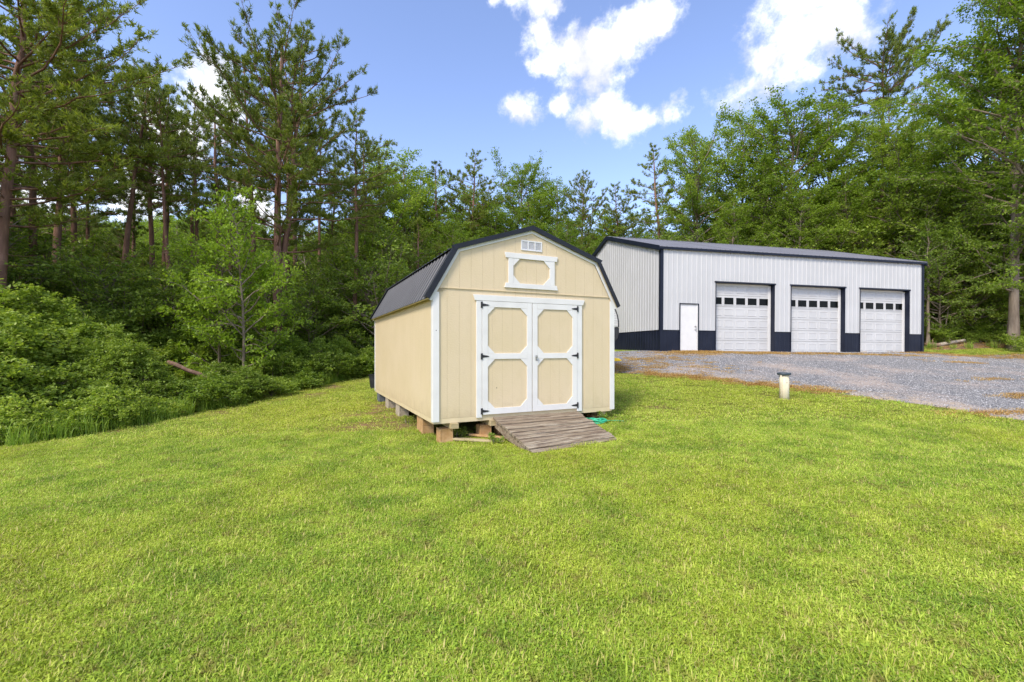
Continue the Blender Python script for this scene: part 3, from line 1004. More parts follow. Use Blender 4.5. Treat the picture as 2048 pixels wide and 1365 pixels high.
def run_wall(place, L, openings, ztop, phase=.08):
    cuts = [k * 4 * PIT + phase - PIT / 2 for k in range(0, int(L / (4 * PIT)) + 2)]
    cuts = sorted(set([0.0, L] + [c for c in cuts if .05 < c < L - .05]))
    for i in range(len(cuts) - 1):
        a, b = cuts[i], cuts[i + 1]
        ed = [a, b] + [e for o in openings for e in o[:2] if a < e < b]
        ed = sorted(ed)
        for j in range(len(ed) - 1):
            s0, s1 = ed[j] + .0008, ed[j + 1] - .0008
            mid = (s0 + s1) / 2
            op = [o for o in openings if o[0] < mid < o[1]]
            zb = op[0][2] if op else WZ
            wall_panel(BN, s0, s1, max(zb, WZ) + .012, ztop, M['white_steel'], place, phase)
            if not op:
                wall_panel(BN, s0, s1, 0, lambda s: WZ, M['navy_steel'], place, phase, name='wainscot_panel')


ops = [(*d, DT + .05) for d in DO] + [(WD[0], WD[1], WD[2] + .02)]
run_wall(lambda s, o, z: (s, -o, z), BW, ops, lambda s: BE - .03)
gab = lambda s: BE - .05 + (BR_ - BE) * (1 - abs(s - BD / 2) / (BD / 2))
run_wall(lambda s, o, z: (-o, s, z), BD, [], gab)
run_wall(lambda s, o, z: (BW + o, s, z), BD, [], gab)
run_wall(lambda s, o, z: (s, BD + o, z), BW, [], lambda s: BE - .03)
# wainscot cap trim (front bays between openings, gables)
seg = sorted([(0, WD[0]), (WD[1], DO[0][0]), (DO[0][1], DO[1][0]), (DO[1][1], DO[2][0]), (DO[2][1], BW)])
for a, b in seg: MB().box(a + .002, b - .002, -.026, -.0005, WZ - .004, WZ + .012).build('wainscot_cap', M['navy_steel'], BN)
for x0, x1 in ((-.026, -.0005), (BW + .0005, BW + .026)): MB().box(x0, x1, .0, BD, WZ - .004, WZ + .012).build('wainscot_cap', M['navy_steel'], BN)
# slab and corner posts
MB().box(.01, BW - .01, .01, BD - .01, -.35, -.012).build('concrete_slab', M['block_grey'], BN)
for x0 in (-.03, BW - .10):
    for y0 in (-.03, BD - .10):
        MB().box(x0, x0 + .13, y0, y0 + .13, -.02, BE - .06).build('corner_post_trim', M['navy_steel'], BN)
# roof
sl = (BR_ - BE) / (BD / 2)
ro = .10
e0 = (-ro, BE - sl * ro + .05); rg = (BD / 2, BR_ + .05); e1 = (BD + ro, BE - sl * ro + .05)
nR = 15
xa, xb = -.12, BW + .12


def barn_roof(p0, p1, a, b):
    t = Vector((p1[0] - p0[0], p1[1] - p0[1])).normalized(); n = Vector((-t.y, t.x))
    if n.y < 0: n = -n
    pr = ribbed_profile(a, b, PIT, .06, .022, .02, xa + .1)
    mb = MB(); m = len(pr)
    for P_ in (p0, p1):
        for x, hh in pr: mb.v.append((x, P_[0] + n.x * hh, P_[1] + n.y * hh))
    for x, hh in pr: mb.v.append((x, p0[0] - n.x * .006, p0[1] - n.y * .006))
    for i in range(m - 1):
        mb.f.append((i, i + 1, m + i + 1, m + i)); mb.f.append((i, i + 1, 2 * m + i + 1, 2 * m + i))
    mb.build('roof_panel', M['barn_roof'], BN)


for k in range(nR):
    a = xa + (xb - xa) * k / nR; b = xa + (xb - xa) * (k + 1) / nR - .001
    barn_roof(e0, rg, a, b); barn_roof(e1, rg, a, b)
# eave and rake trims, ridge cap
for y0, y1 in ((-ro - .005, -ro + .012), (BD + ro - .012, BD + ro + .005)):
    MB().box(xa, xb, y0, y1, e0[1] - .10, e0[1] - .008).build('eave_trim', M['navy_steel'], BN)
MB().box(xa + .02, xb - .02, -ro + .014, -.03, e0[1] - .075, e0[1] - .06).build('soffit', M['navy_steel'], BN)
for x0, x1 in ((xa - .012, xa - .002), (xb + .002, xb + .012)):
    for p_, q_ in ((e0, rg), (rg, e1)):
        MB().prism([(p_[0], p_[1] - .17), (q_[0], q_[1] - .17), (q_[0], q_[1] + .035), (p_[0], p_[1] + .035)], x0, x1, 'x').build('rake_trim', M['navy_steel'], BN)
for x0, x1 in ((xa, -.018), (BW + .018, xb)):
    for p_, q_ in ((e0, rg), (rg, e1)):
        MB().prism([(p_[0], p_[1] - .165), (q_[0], q_[1] - .165), (q_[0], q_[1] - .15), (p_[0], p_[1] - .15)], x0, x1, 'x').build('soffit', M['navy_steel'], BN)
mb = MB(); cpw = .16
mb.prism([(rg[0] - cpw, rg[1] - cpw * sl + .022), (rg[0], rg[1] + .022), (rg[0] + cpw, rg[1] - cpw * sl + .022), (rg[0] + cpw, rg[1] - cpw * sl + .03), (rg[0], rg[1] + .034), (rg[0] - cpw, rg[1] - cpw * sl + .03)], xa, xb, 'x')
mb.build('ridge_cap', M['barn_roof'], BN)

# overhead doors
RC = .20
for di, (a, b) in enumerate(DO):
    nv = M['navy_steel']
    MB().box(a - .004, a + .012, -.03, RC, 0, DT).build('door_jamb', nv, BN)
    MB().box(b - .012, b + .004, -.03, RC, 0, DT).build('door_jamb', nv, BN)
    MB().box(a - .06, b + .06, -.034, -.018, DT, DT + .055).build('door_head_trim', nv, BN)
    MB().box(a + .013, b - .013, -.017, RC, DT + .002, DT + .045).build('door_head_trim', nv, BN)
    MB().box(a - .055, a - .005, -.028, -.017, -.0, DT - .001).build('door_head_trim', nv, BN) if False else None
    MB().box(b - .135, b - .0125, RC - .012, RC + .012, .0, DT - .04).build('door_stop', M['white_trim'], BN)
    MB().box(a + .0125, b - .1355, RC - .012, RC + .012, DT - .075, DT - .001).build('door_stop', M['white_trim'], BN)
    GD = empty('garage_door'); GD.parent = BN
    x0, x1 = a - .06, b - .06
    nsec = 6; z0 = .012; sh_ = (DT - .02 - z0) / nsec
    px0 = a + .0 ; pitch = .583; pw = .455
    for k in range(nsec):
        zb, zt = z0 + k * sh_, z0 + (k + 1) * sh_ - .009
        MB().box(x0, x1, RC + .018, RC + .055, zb, zt).build('door_section', M['door_white'], GD, bevel=.004)
        for c in range(5):
            pa = px0 + c * pitch; pb = pa + pw
            zm0, zm1 = zb + .095, zt - .085
            if k == 4:   # window row
                mb = MB(); fw = .028; y0_, y1_ = RC + .002, RC + .0175
                zm0 -= .0; zm1 += .0
                mb.box(pa - fw, pb + fw, y0_, y1_, zm1, zm1 + fw); mb.box(pa - fw, pb + fw, y0_, y1_, zm0 - fw, zm0)
                mb.box(pa - fw, pa, y0_, y1_, zm0, zm1); mb.box(pb, pb + fw, y0_, y1_, zm0, zm1)
                mb.build('window_frame', M['door_white'], GD)
                MB().box(pa + .0005, pb - .0005, RC + .010, RC + .0172, zm0 + .0005, zm1 - .0005).build('window_pane', M['glass_dark'], GD)
            else:
                mb = MB(); y_ = RC + .0175
                o_, i_ = (pa, pb, zm0, zm1), (pa + .035, pb - .035, zm0 + .035, zm1 - .035)
                # moulded groove round a raised field
                q0 = [(o_[0], o_[2]), (o_[1], o_[2]), (o_[1], o_[3]), (o_[0], o_[3])]
                q1 = [(i_[0], i_[2]), (i_[1], i_[2]), (i_[1], i_[3]), (i_[0], i_[3])]
                q05 = [((p_[0] * .6 + r_[0] * .4), (p_[1] * .6 + r_[1] * .4)) for p_, r_ in zip(q0, q1)]
                rings = [(q0, y_ - .0005), (q05, y_ - .015), (q1, y_ - .005)]
                for q_, yy in rings: mb.v += [(p_[0], yy, p_[1]) for p_ in q_]
                for r_ in range(2):
                    for i in range(4):
                        j = (i + 1) % 4; mb.f.append((r_ * 4 + i, r_ * 4 + j, r_ * 4 + 4 + j, r_ * 4 + 4 + i))
                mb.f.append((8, 9, 10, 11))
                mb.build('raised_panel', M['door_white'], GD)
    MB().box(a + .013, b - .136, RC + .012, RC + .017, -.005, .03).build('bottom_seal', M['rubber'], GD)
# walk-in door
a, b, zt = WD
MB().box(a, a + .03, -.03, .06, 0, zt).build('door_jamb', M['navy_steel'], BN)
MB().box(b - .03, b, -.03, .06, 0, zt).build('door_jamb', M['navy_steel'], BN)
MB().box(a, b, -.031, .06, zt + .001, zt + .03).build('door_head_trim', M['navy_steel'], BN)
MB().box(b - .075, b - .031, .0, .03, .02, zt - .001).build('door_stop', M['white_trim'], BN)
WDo = empty('entry_door'); WDo.parent = BN
MB().box(a + .031, b - .076, .02, .06, .035, zt - .002).build('door_slab', M['white_trim'], WDo, bevel=.003)
for z in (.93, 1.06):
    mb = MB(); mb.tube([(b - .14, .019, z), (b - .14, -.002, z), (b - .14, -.03, z), (b - .14, -.045, z)], [.03, .03, .016 if z > 1 else .03, .012 if z > 1 else .022], 12)
    mb.build('door_knob' if z < 1 else 'deadbolt', M['chrome'], WDo, smooth=True)
MB().box(a + .03, b - .03, -.05, .05, -.01, .03).build('threshold', M['log_bark'], WDo)

# ================================================================== small things
# capped pipe
x, y, z = 6.46, 10.6, g1(6.46, 10.6)
PP = empty('capped_pipe', (x, y, z), (0, 0, 0), 'short cream pipe post with dark flat cap standing in the lawn', 'pipe')
mb = MB(); mb.tube([(0, 0, -.08), (0.004, 0, .3), (.0, 0, .585)], .105, 20); mb.build('pipe', M['pvc'], PP, smooth=False)
for p_ in PP.children[0].data.polygons: p_.use_smooth = len(p_.vertices) == 4
mb = MB(); mb.tube([(-.115, -.075, -.06), (-.118, -.075, .3), (-.118, -.075, .575)], .016, 10); mb.build('conduit', M['pvc'], PP, smooth=True)
mb = MB(); mb.tube([(0, 0, .575), (0, 0, .585), (0, 0, .615), (0, 0, .632), (0, 0, .64)], [.125, .146, .15, .14, .02], 24)
mb.build('cap', M['dark_cap'], PP)
mb = MB(); mb.tube([(0, -.104, .40), (0, -.112, .40)], .008, 8); mb.build('screw', M['iron'], PP)

# camper behind the shed: rounded nose with horizontal ribs over a dark rock guard
CP = empty('camper_trailer', (2.0, 13.4, g1(2.0, 13.4)), (0, 0, 0), 'white ribbed camper nose peeking out between shed and garage', 'trailer')
gzc = CP.location.z
zz = lambda rel: rel + EYE - gzc
prof = [(-1.6, zz(.60)), (1.12, zz(.60)), (1.115, zz(.75)), (1.08, zz(.95)), (1.0, zz(1.16)), (.88, zz(1.34)), (.7, zz(1.5)), (.4, zz(1.6)), (-1.6, zz(1.62))]
mb = MB(); mb.prism(prof, -.35, 1.7); mb.build('body', M['white_trim'], CP, bevel=.01)
for k in range(11):
    z_ = zz(.63 + k * .07)
    xr = float(np.interp(z_, [p_[1] for p_ in prof[1:8]], [p_[0] for p_ in prof[1:8]]))
    MB().box(-1.5, xr - .012, -.362, -.351, z_, z_ + .045).build('body_rib', M['white_steel'], CP)
mb = MB(); o2 = []
for p_ in prof[1:8]: o2.append((p_[0] + .012, p_[1]))
mb.prism([(p_[0] - .02, p_[1]) for p_ in prof[1:8]][::-1] + o2, -.372, -.352)
mb.build('edge_trim', M['black_plastic'], CP)
mb = MB(); mb.prism([(-1.6, zz(.16)), (.98, zz(.16)), (1.08, zz(.24)), (1.13, zz(.40)), (1.13, zz(.598)), (-1.6, zz(.598))], -.36, 1.71)
mb.build('rock_guard', M['black_plastic'], CP, bevel=.02)
mb = MB(); mb.box(-1.5, .5, -.1, 1.5, .45, zz(.158)); mb.build('chassis', M['iron'], CP)
for yy in (-.2, 1.4):
    mb = MB(); mb.tube([(-.4, yy, .34), (-.4, yy + .2, .34)], .34, 24); wl = mb.build('wheel', M['rubber'], CP)
    mb = MB(); mb.tube([(-.4, yy - .01, .34), (-.4, yy, .34)], .18, 16); mb.build('rim', M['chrome'], wl)

# yellow wheel chock on gravel
x, y, z = at(1233, 16.2)
mb = MB(); mb.prism([(-.16, 0), (.2, 0), (.1, .10), (-.05, .12)], -.1, .1)
ck = mb.build('wheel_chock', M['yellow'], bevel=.01); ck.location = (x - .02, y, z + .02); tag(ck, 'small yellow wheel chock lying on gravel beside the shed', 'wheel chock')
# black bucket at the rear left corner of the shed
bx, by, bz = at(744, 15.2)
mb = MB(); mb.tube([(0, 0, 0), (0, 0, .02), (0, 0, .46), (0, 0, .50)], [.15, .17, .22, .24], 18); bk = mb.build('plastic_barrel', M['black_plastic'])
bk.location = (bx + .12, by, bz - .01); tag(bk, 'black plastic barrel just behind the rear left corner of the shed', 'barrel')

# ================================================================== vegetation generators
class Wood:
    def __init__(self): self.V = []; self.F = []; self.n = 0

    def tube(self, path, radii, n):
        v, f = tube_np(np.asarray(path, float), np.asarray(radii, float), n)
        self.V.append(v); self.F.append(f + self.n); self.n += len(v)

    def mesh(self, name, mat):
        return np_mesh(name, np.concatenate(self.V), [np.concatenate(self.F)], [mat], smooth=True)


def unit(v):
    return v / (np.linalg.norm(v, axis=-1, keepdims=True) + 1e-9)


def leaf_mesh(name, P, Nn, D, ln, wd, mat, g, tri=False, cup=.25):
    """P centres, Nn normals, D directions (unit), ln/wd sizes -> folded rhombus leaves or slender triangles"""
    k = len(P)
    D = unit(D - (D * Nn).sum(1, keepdims=True) * Nn)
    Sd = np.cross(Nn, D)
    ln = ln[:, None]; wd = wd[:, None]
    rnd = g.random(k)
    if tri:
        V = np.stack([P - Sd * wd * .5, P + Sd * wd * .5, P + D * ln], 1).reshape(-1, 3)
        F = np.arange(3 * k).reshape(-1, 3); per = 3
    else:
        V = np.stack([P, P + D * ln * .45 + Sd * wd * .5 + Nn * wd * cup, P + D * ln, P + D * ln * .45 - Sd * wd * .5 + Nn * wd * cup], 1).reshape(-1, 3)
        b = np.arange(k)[:, None] * 4
        F = np.concatenate([b + [0, 1, 2], b + [0, 2, 3]]); per = 4
    return np_mesh(name, V, [F], [mat], attrs={'rnd': np.repeat(rnd, per)}, smooth=False)


def bent(g, start, dirv, length, n, up=0.0, jit=.12):
    """polyline that starts along dirv and bends by 'up' towards the sky with random kinks"""
    p = [np.array(start, float)]; d = np.array(dirv, float)
    for i in range(n):
        d = d + g.normal(0, jit, 3) + np.array([0, 0, up / n])
        d /= np.linalg.norm(d)
        p.append(p[-1] + d * length / n)
    return np.array(p)


def along(path, t):
    s = t * (len(path) - 1); i = np.minimum(s.astype(int), len(path) - 2); f = (s - i)[:, None]
    return path[i] * (1 - f) + path[i + 1] * f, unit(path[i + 1] - path[i])


def make_pine(seed, H=16, cb=.5, spread=3.2, nl=58, lean=(0, 0), twin=False, dens=1.0, top=.35, r0=.17, flat=.0, dead=14):
    g = np.random.default_rng(seed)
    w = Wood()
    n = 14
    zt = np.linspace(0, 1, n)
    kx, ky = g.normal(0, .16, n).cumsum() * .45, g.normal(0, .16, n).cumsum() * .45
    path = np.stack([lean[0] * zt * H + (kx - kx[0]) * zt, lean[1] * zt * H + (ky - ky[0]) * zt, zt * H], 1)
    trunks = [path]
    w.tube(path, r0 * (1 - zt) ** .75 * np.where(zt < .03, 1.35, 1) + .012, 9)
    if twin:
        f0 = path[3].copy()
        p2 = path[3:].copy()
        off = np.linspace(0, 1, len(p2))[:, None]
        p2 = p2 + off ** .6 * np.array([[.9, .3, 0]]) + g.normal(0, .05, p2.shape)
        p2[0] = f0
        w.tube(p2, np.linspace(r0 * .75, .02, len(p2)), 7); trunks.append(p2)
    P_, Dm = [], []
    for li in range(nl):
        t = cb + (1 - cb) * (li + g.random()) / nl
        tr = trunks[li % len(trunks)] if twin else path
        rel = (t - cb) / (1 - cb)
        tt = t if tr is path else max(0, (t - 3 / 13) / (1 - 3 / 13))
        base, _ = along(tr, np.array([min(tt, .995)])); base = base[0]
        prof = (0.55 + .75 * math.sin(min(1, rel * 1.5) * math.pi * .62)) * (1 - rel ** 2.2) + top * .35
        L = spread * prof * g.uniform(.45, 1.12)
        az = li * 2.399 + g.normal(0, .5)
        el = g.uniform(-.08, .30) + rel ** 1.5 * .45
        d = np.array([math.cos(az) * math.cos(el), math.sin(az) * math.cos(el), math.sin(el)])
        br = bent(g, base, d, L, 7, up=.38, jit=.12)
        w.tube(br, np.linspace(min(.045, .03 * L / 2.5 + .006), .005, 8), 4)
        nsb = max(5, int(L * 6.6 * dens))
        ts = g.uniform(.22, 1.0, nsb)
        bp, bd = along(br, ts)
        for k in range(nsb):
            side = 1 if k % 2 else -1
            lat = np.cross(bd[k], [0, 0, 1]) * side
            sd_ = unit(lat * g.uniform(.5, 1.1) + bd[k] * g.uniform(.4, 1.0) + np.array([0, 0, g.uniform(-.15, .45)]))
            sl_ = g.uniform(.3, .95) * min(1, L / 2.2) * (1.1 - ts[k] * .5)
            sp = bent(g, bp[k], sd_, sl_, 3, up=.4, jit=.14)
            if sl_ > .35: w.tube(sp, np.linspace(.009, .004, 4), 3)
            m = max(2, int(sl_ * 9))
            q, qd = along(sp, g.uniform(.3, 1.0, m))
            P_.append(q); Dm.append(qd)
    for _ in range(dead):
        t = g.uniform(.12, cb + .15); base, _d2 = along(path, np.array([t])); az = g.uniform(0, 6.28)
        L = g.uniform(.4, 1.9)
        br = bent(g, base[0], [math.cos(az), math.sin(az), g.uniform(-.2, .3)], L, 5, up=.1, jit=.2)
        w.tube(br, np.linspace(.018, .004, 6), 3)
        if L > 1:
            q, qd = along(br, np.array([.5, .75]))
            for a_, b_ in zip(q, qd):
                w.tube(bent(g, a_, unit(b_ + g.normal(0, .6, 3)), L * .3, 3, jit=.2), np.linspace(.009, .003, 4), 3)
    P_ = np.concatenate(P_); Dm = np.concatenate(Dm)
    K = 9
    P3 = np.repeat(P_, K, 0) + g.normal(0, .035, (len(P_) * K, 3)); D3 = np.repeat(Dm, K, 0)
    D3 = unit(D3 * .8 + g.normal(0, .75, D3.shape) + np.array([0, 0, .35]))
    Nn = unit(np.cross(D3, g.normal(0, 1, D3.shape)))
    ln = g.uniform(.10, .20, len(P3)); wd = g.uniform(.024, .05, len(P3))
    c = leaf_mesh('needles', P3, Nn, D3, ln, wd, M['pine'], g, tri=True)
    return w.mesh('trunk', M['pine_bark']), c, H


def make_broad(seed, H=14, cb=.22, spread=3.6, nl=60, leaf=.13, lean=(0, 0), mat='broad', dens=1.0, r0=.16, bark='grey_bark', layer=.6, topw=.35, K=6, fork=True):
    g = np.random.default_rng(seed)
    w = Wood()
    n = 12; zt = np.linspace(0, 1, n)
    kx, ky = g.normal(0, .2, n).cumsum() * .5, g.normal(0, .2, n).cumsum() * .5
    path = np.stack([lean[0] * zt * H + (kx - kx[0]) * zt, lean[1] * zt * H + (ky - ky[0]) * zt, zt * H * .96], 1)
    w.tube(path, r0 * (1 - zt) ** .8 * np.where(zt < .03, 1.4, 1) + .012, 9)
    P_, Dm = [], []
    for li in range(nl):
        rel = (li + g.random()) / nl
        t = cb + (1 - cb) * rel ** .9
        base, _ = along(path, np.array([min(t * .97, .99)])); base = base[0]
        prof = (.5 + .8 * math.sin(min(1, rel * 1.3 + .1) * math.pi * .75)) * (1 - rel ** 3) + topw * .5
        L = spread * prof * g.uniform(.5, 1.1)
        az = li * 2.399 + g.normal(0, .5)
        el = g.uniform(.05, .5) + rel * .6
        d = np.array([math.cos(az) * math.cos(el), math.sin(az) * math.cos(el), math.sin(el)])
        br = bent(g, base, d, L, 7, up=.1, jit=.13)
        w.tube(br, np.linspace(.03 * L / 2.5 + .007, .006, 8), 4)
        nsb = max(4, int(L * 4.6 * dens))
        ts = g.uniform(.25, 1.0, nsb)
        bp, bd = along(br, ts)
        for k in range(nsb):
            side = 1 if k % 2 else -1
            lat = np.cross(bd[k], [0, 0, 1]) * side
            sd_ = unit(lat * g.uniform(.4, 1.1) + bd[k] * g.uniform(.4, 1.1) + np.array([0, 0, g.uniform(-.35, .5) * (1.3 - layer)]))
            sl_ = g.uniform(.35, 1.15) * min(1.2, L / 2.2 + .2) * (1.15 - ts[k] * .5)
            sp = bent(g, bp[k], sd_, sl_, 3, up=-.15, jit=.12)
            if sl_ > .5: w.tube(sp, np.linspace(.009, .004, 4), 3)
            m = max(2, int(sl_ * 7))
            q, qd = along(sp, g.uniform(.2, 1.0, m))
            P_.append(q); Dm.append(qd)
    P_ = np.concatenate(P_); Dm = np.concatenate(Dm)
    P3 = np.repeat(P_, K, 0)
    P3 = P3 + g.normal(0, 1, P3.shape) * np.array([.13, .13, .05]) * (leaf / .13)
    D3 = np.repeat(Dm, K, 0)
    D3 = unit(D3 * .6 + g.normal(0, .6, D3.shape) + np.array([0, 0, -.12]))
    Nn = unit(g.normal(0, .62, D3.shape) + np.array([0, 0, .9]))
    ln = g.uniform(.75, 1.3, len(P3)) * leaf; wd = ln * g.uniform(.5, .75, len(P3))
    c = leaf_mesh('leaves', P3, Nn, D3, ln, wd, M[mat], g)
    return w.mesh('trunk', M[bark]), c, H


def make_shrub(seed, H=2.0, rad=1.2, ns=70, leaf=.075, mat='shrub', K=6, dens=1.0, loose=.5):
    """several lobes of twigs on bent stems, with hollows between them"""
    g = np.random.default_rng(seed)
    w = Wood(); P_, Dm = [], []
    nl = max(3, ns // 7)
    for i in range(nl):
        az = i * 2.399 + g.normal(0, .4); rr = math.sqrt((i + .5) / nl) * .85
        lr = rad * g.uniform(.24, .46)
        top = H * (1 - .62 * rr ** 1.6) * g.uniform(.62, 1.0)
        c = np.array([math.cos(az) * rr * rad, math.sin(az) * rr * rad, max(lr * .5, top - lr * .7)])
        base = np.array([c[0] * .25, c[1] * .25, 0]); d = c - base; L = np.linalg.norm(d)
        st = bent(g, base, d / L + np.array([0, 0, .2]), L, 6, up=-.2, jit=.1)
        w.tube(st, np.linspace(.016, .006, 7), 3)
        nt = int(26 * (lr / .45) ** 1.6 * dens) + 6
        for k in range(nt):
            q0 = c + g.normal(0, .12, 3) * lr
            dv = unit(g.normal(0, 1, 3) * np.array([1, 1, .8]) + np.array([0, 0, .35]))
            ll = lr * g.uniform(.6, 1.25)
            tw = bent(g, q0, dv, ll, 4, up=-.1, jit=.15)
            if k % 3 == 0: w.tube(tw, np.linspace(.006, .003, 5), 3)
            m = max(3, int(ll * 13))
            q, qd = along(tw, g.uniform(.35, 1.0, m)); P_.append(q); Dm.append(qd)
        for k in range(int(L * 2)):      # a few leaves down the stems
            q, qd = along(st, g.uniform(.15, .8, 3)); P_.append(q + g.normal(0, .07, q.shape)); Dm.append(qd)
    P_ = np.concatenate(P_); Dm = np.concatenate(Dm)
    P3 = np.repeat(P_, K, 0) + g.normal(0, 1, (len(P_) * K, 3)) * np.array([.05, .05, .03]) * leaf / .075
    P3[:, 2] = np.maximum(P3[:, 2], .02)
    D3 = unit(np.repeat(Dm, K, 0) * .5 + g.normal(0, .6, P3.shape))
    Nn = unit(g.normal(0, .5, P3.shape) + np.array([0, 0, .9]))
    ln = g.uniform(.7, 1.3, len(P3)) * leaf; wd = ln * g.uniform(.5, .8, len(P3))
    return w.mesh('stems', M['grey_bark']), leaf_mesh('leaves', P3, Nn, D3, ln, wd, M[mat], g), H


PINES = [make_pine(11, 16, .50, 3.0, 62, twin=False), make_pine(12, 16, .62, 2.4, 48, lean=(.03, 0)), make_pine(13, 16, .54, 2.8, 56, lean=(-.02, .02)),
         make_pine(14, 16, .36, 4.3, 92, twin=True, dens=1.1, r0=.2), make_pine(15, 16, .52, 2.0, 44), make_pine(16, 10, .12, 2.2, 60, dens=1.0, dead=4, r0=.10),
         make_pine(17, 16, .38, 3.8, 88, dens=1.2, r0=.17)]
BROADS = [make_broad(21, 14, .25, 3.6, 64), make_broad(22, 14, .18, 3.0, 60), make_broad(23, 14, .35, 4.0, 60, lean=(.02, 0)), make_broad(24, 14, .12, 3.3, 74),
          make_broad(25, 18, .14, 4.4, 110, r0=.20, leaf=.12, layer=1.0, dens=1.15)]
SAPS = [make_broad(31, 6.5, .10, 1.6, 46, leaf=.12, mat='sapling', r0=.05, dens=1.3, K=5), make_broad(32, 5, .1, 1.5, 34, leaf=.12, mat='sapling', r0=.045, dens=1.25, K=5)]
UNDER = [make_broad(41, 5.5, .06, 2.5, 52, leaf=.11, mat='shade', r0=.06, dens=1.1, layer=1.0), make_broad(42, 4.5, .04, 2.4, 46, leaf=.11, mat='shade', r0=.05, dens=1.1, layer=1.0)]
SHRUBS = [make_shrub(51, 2.2, 1.3, 100, leaf=.085), make_shrub(52, 1.6, 1.1, 80, leaf=.075), make_shrub(53, 1.2, .9, 60, leaf=.065, dens=1.2), make_shrub(54, 3.0, 1.5, 130, leaf=.10, mat='shade'), make_shrub(55, 2.0, 1.1, 80, leaf=.075, mat='sunny'), make_shrub(56, 3.6, 1.7, 190, leaf=.08, mat='sunny', dens=1.2), make_shrub(57, 3.2, 1.5, 170, leaf=.075, dens=1.15)]


def plant(name, kit, x, y, H, label, cat, group=None, rz=None, lean=(0, 0), wid=1.0, parts=('trunk', 'crown'), z=None):
    tr, cr, h0 = kit
    s = H / h0
    rz = random.uniform(0, 6.28) if rz is None else rz
    q = Euler((lean[1], lean[0], 0)).to_matrix() @ Euler((0, 0, rz)).to_matrix()
    e = empty(name, (x, y, (g1(x, y) if z is None else z) - .04), q.to_euler(), label, cat, group)
    e.scale = (s * wid, s * wid, s)
    for nm, me in zip(parts, (tr, cr)):
        o = bpy.data.objects.new(nm, me); C.objects.link(o); o.parent = e
    return e


def tree_at(name, kit, u, Y, vtop, label, cat='tree', group=None, **k):
    x = (u - U0) / F * Y
    gz_ = g1(x, Y)
    H = (HV - vtop) / F * Y + EYE - gz_
    return plant(name, kit, x, Y, H, label, cat, group, **k)


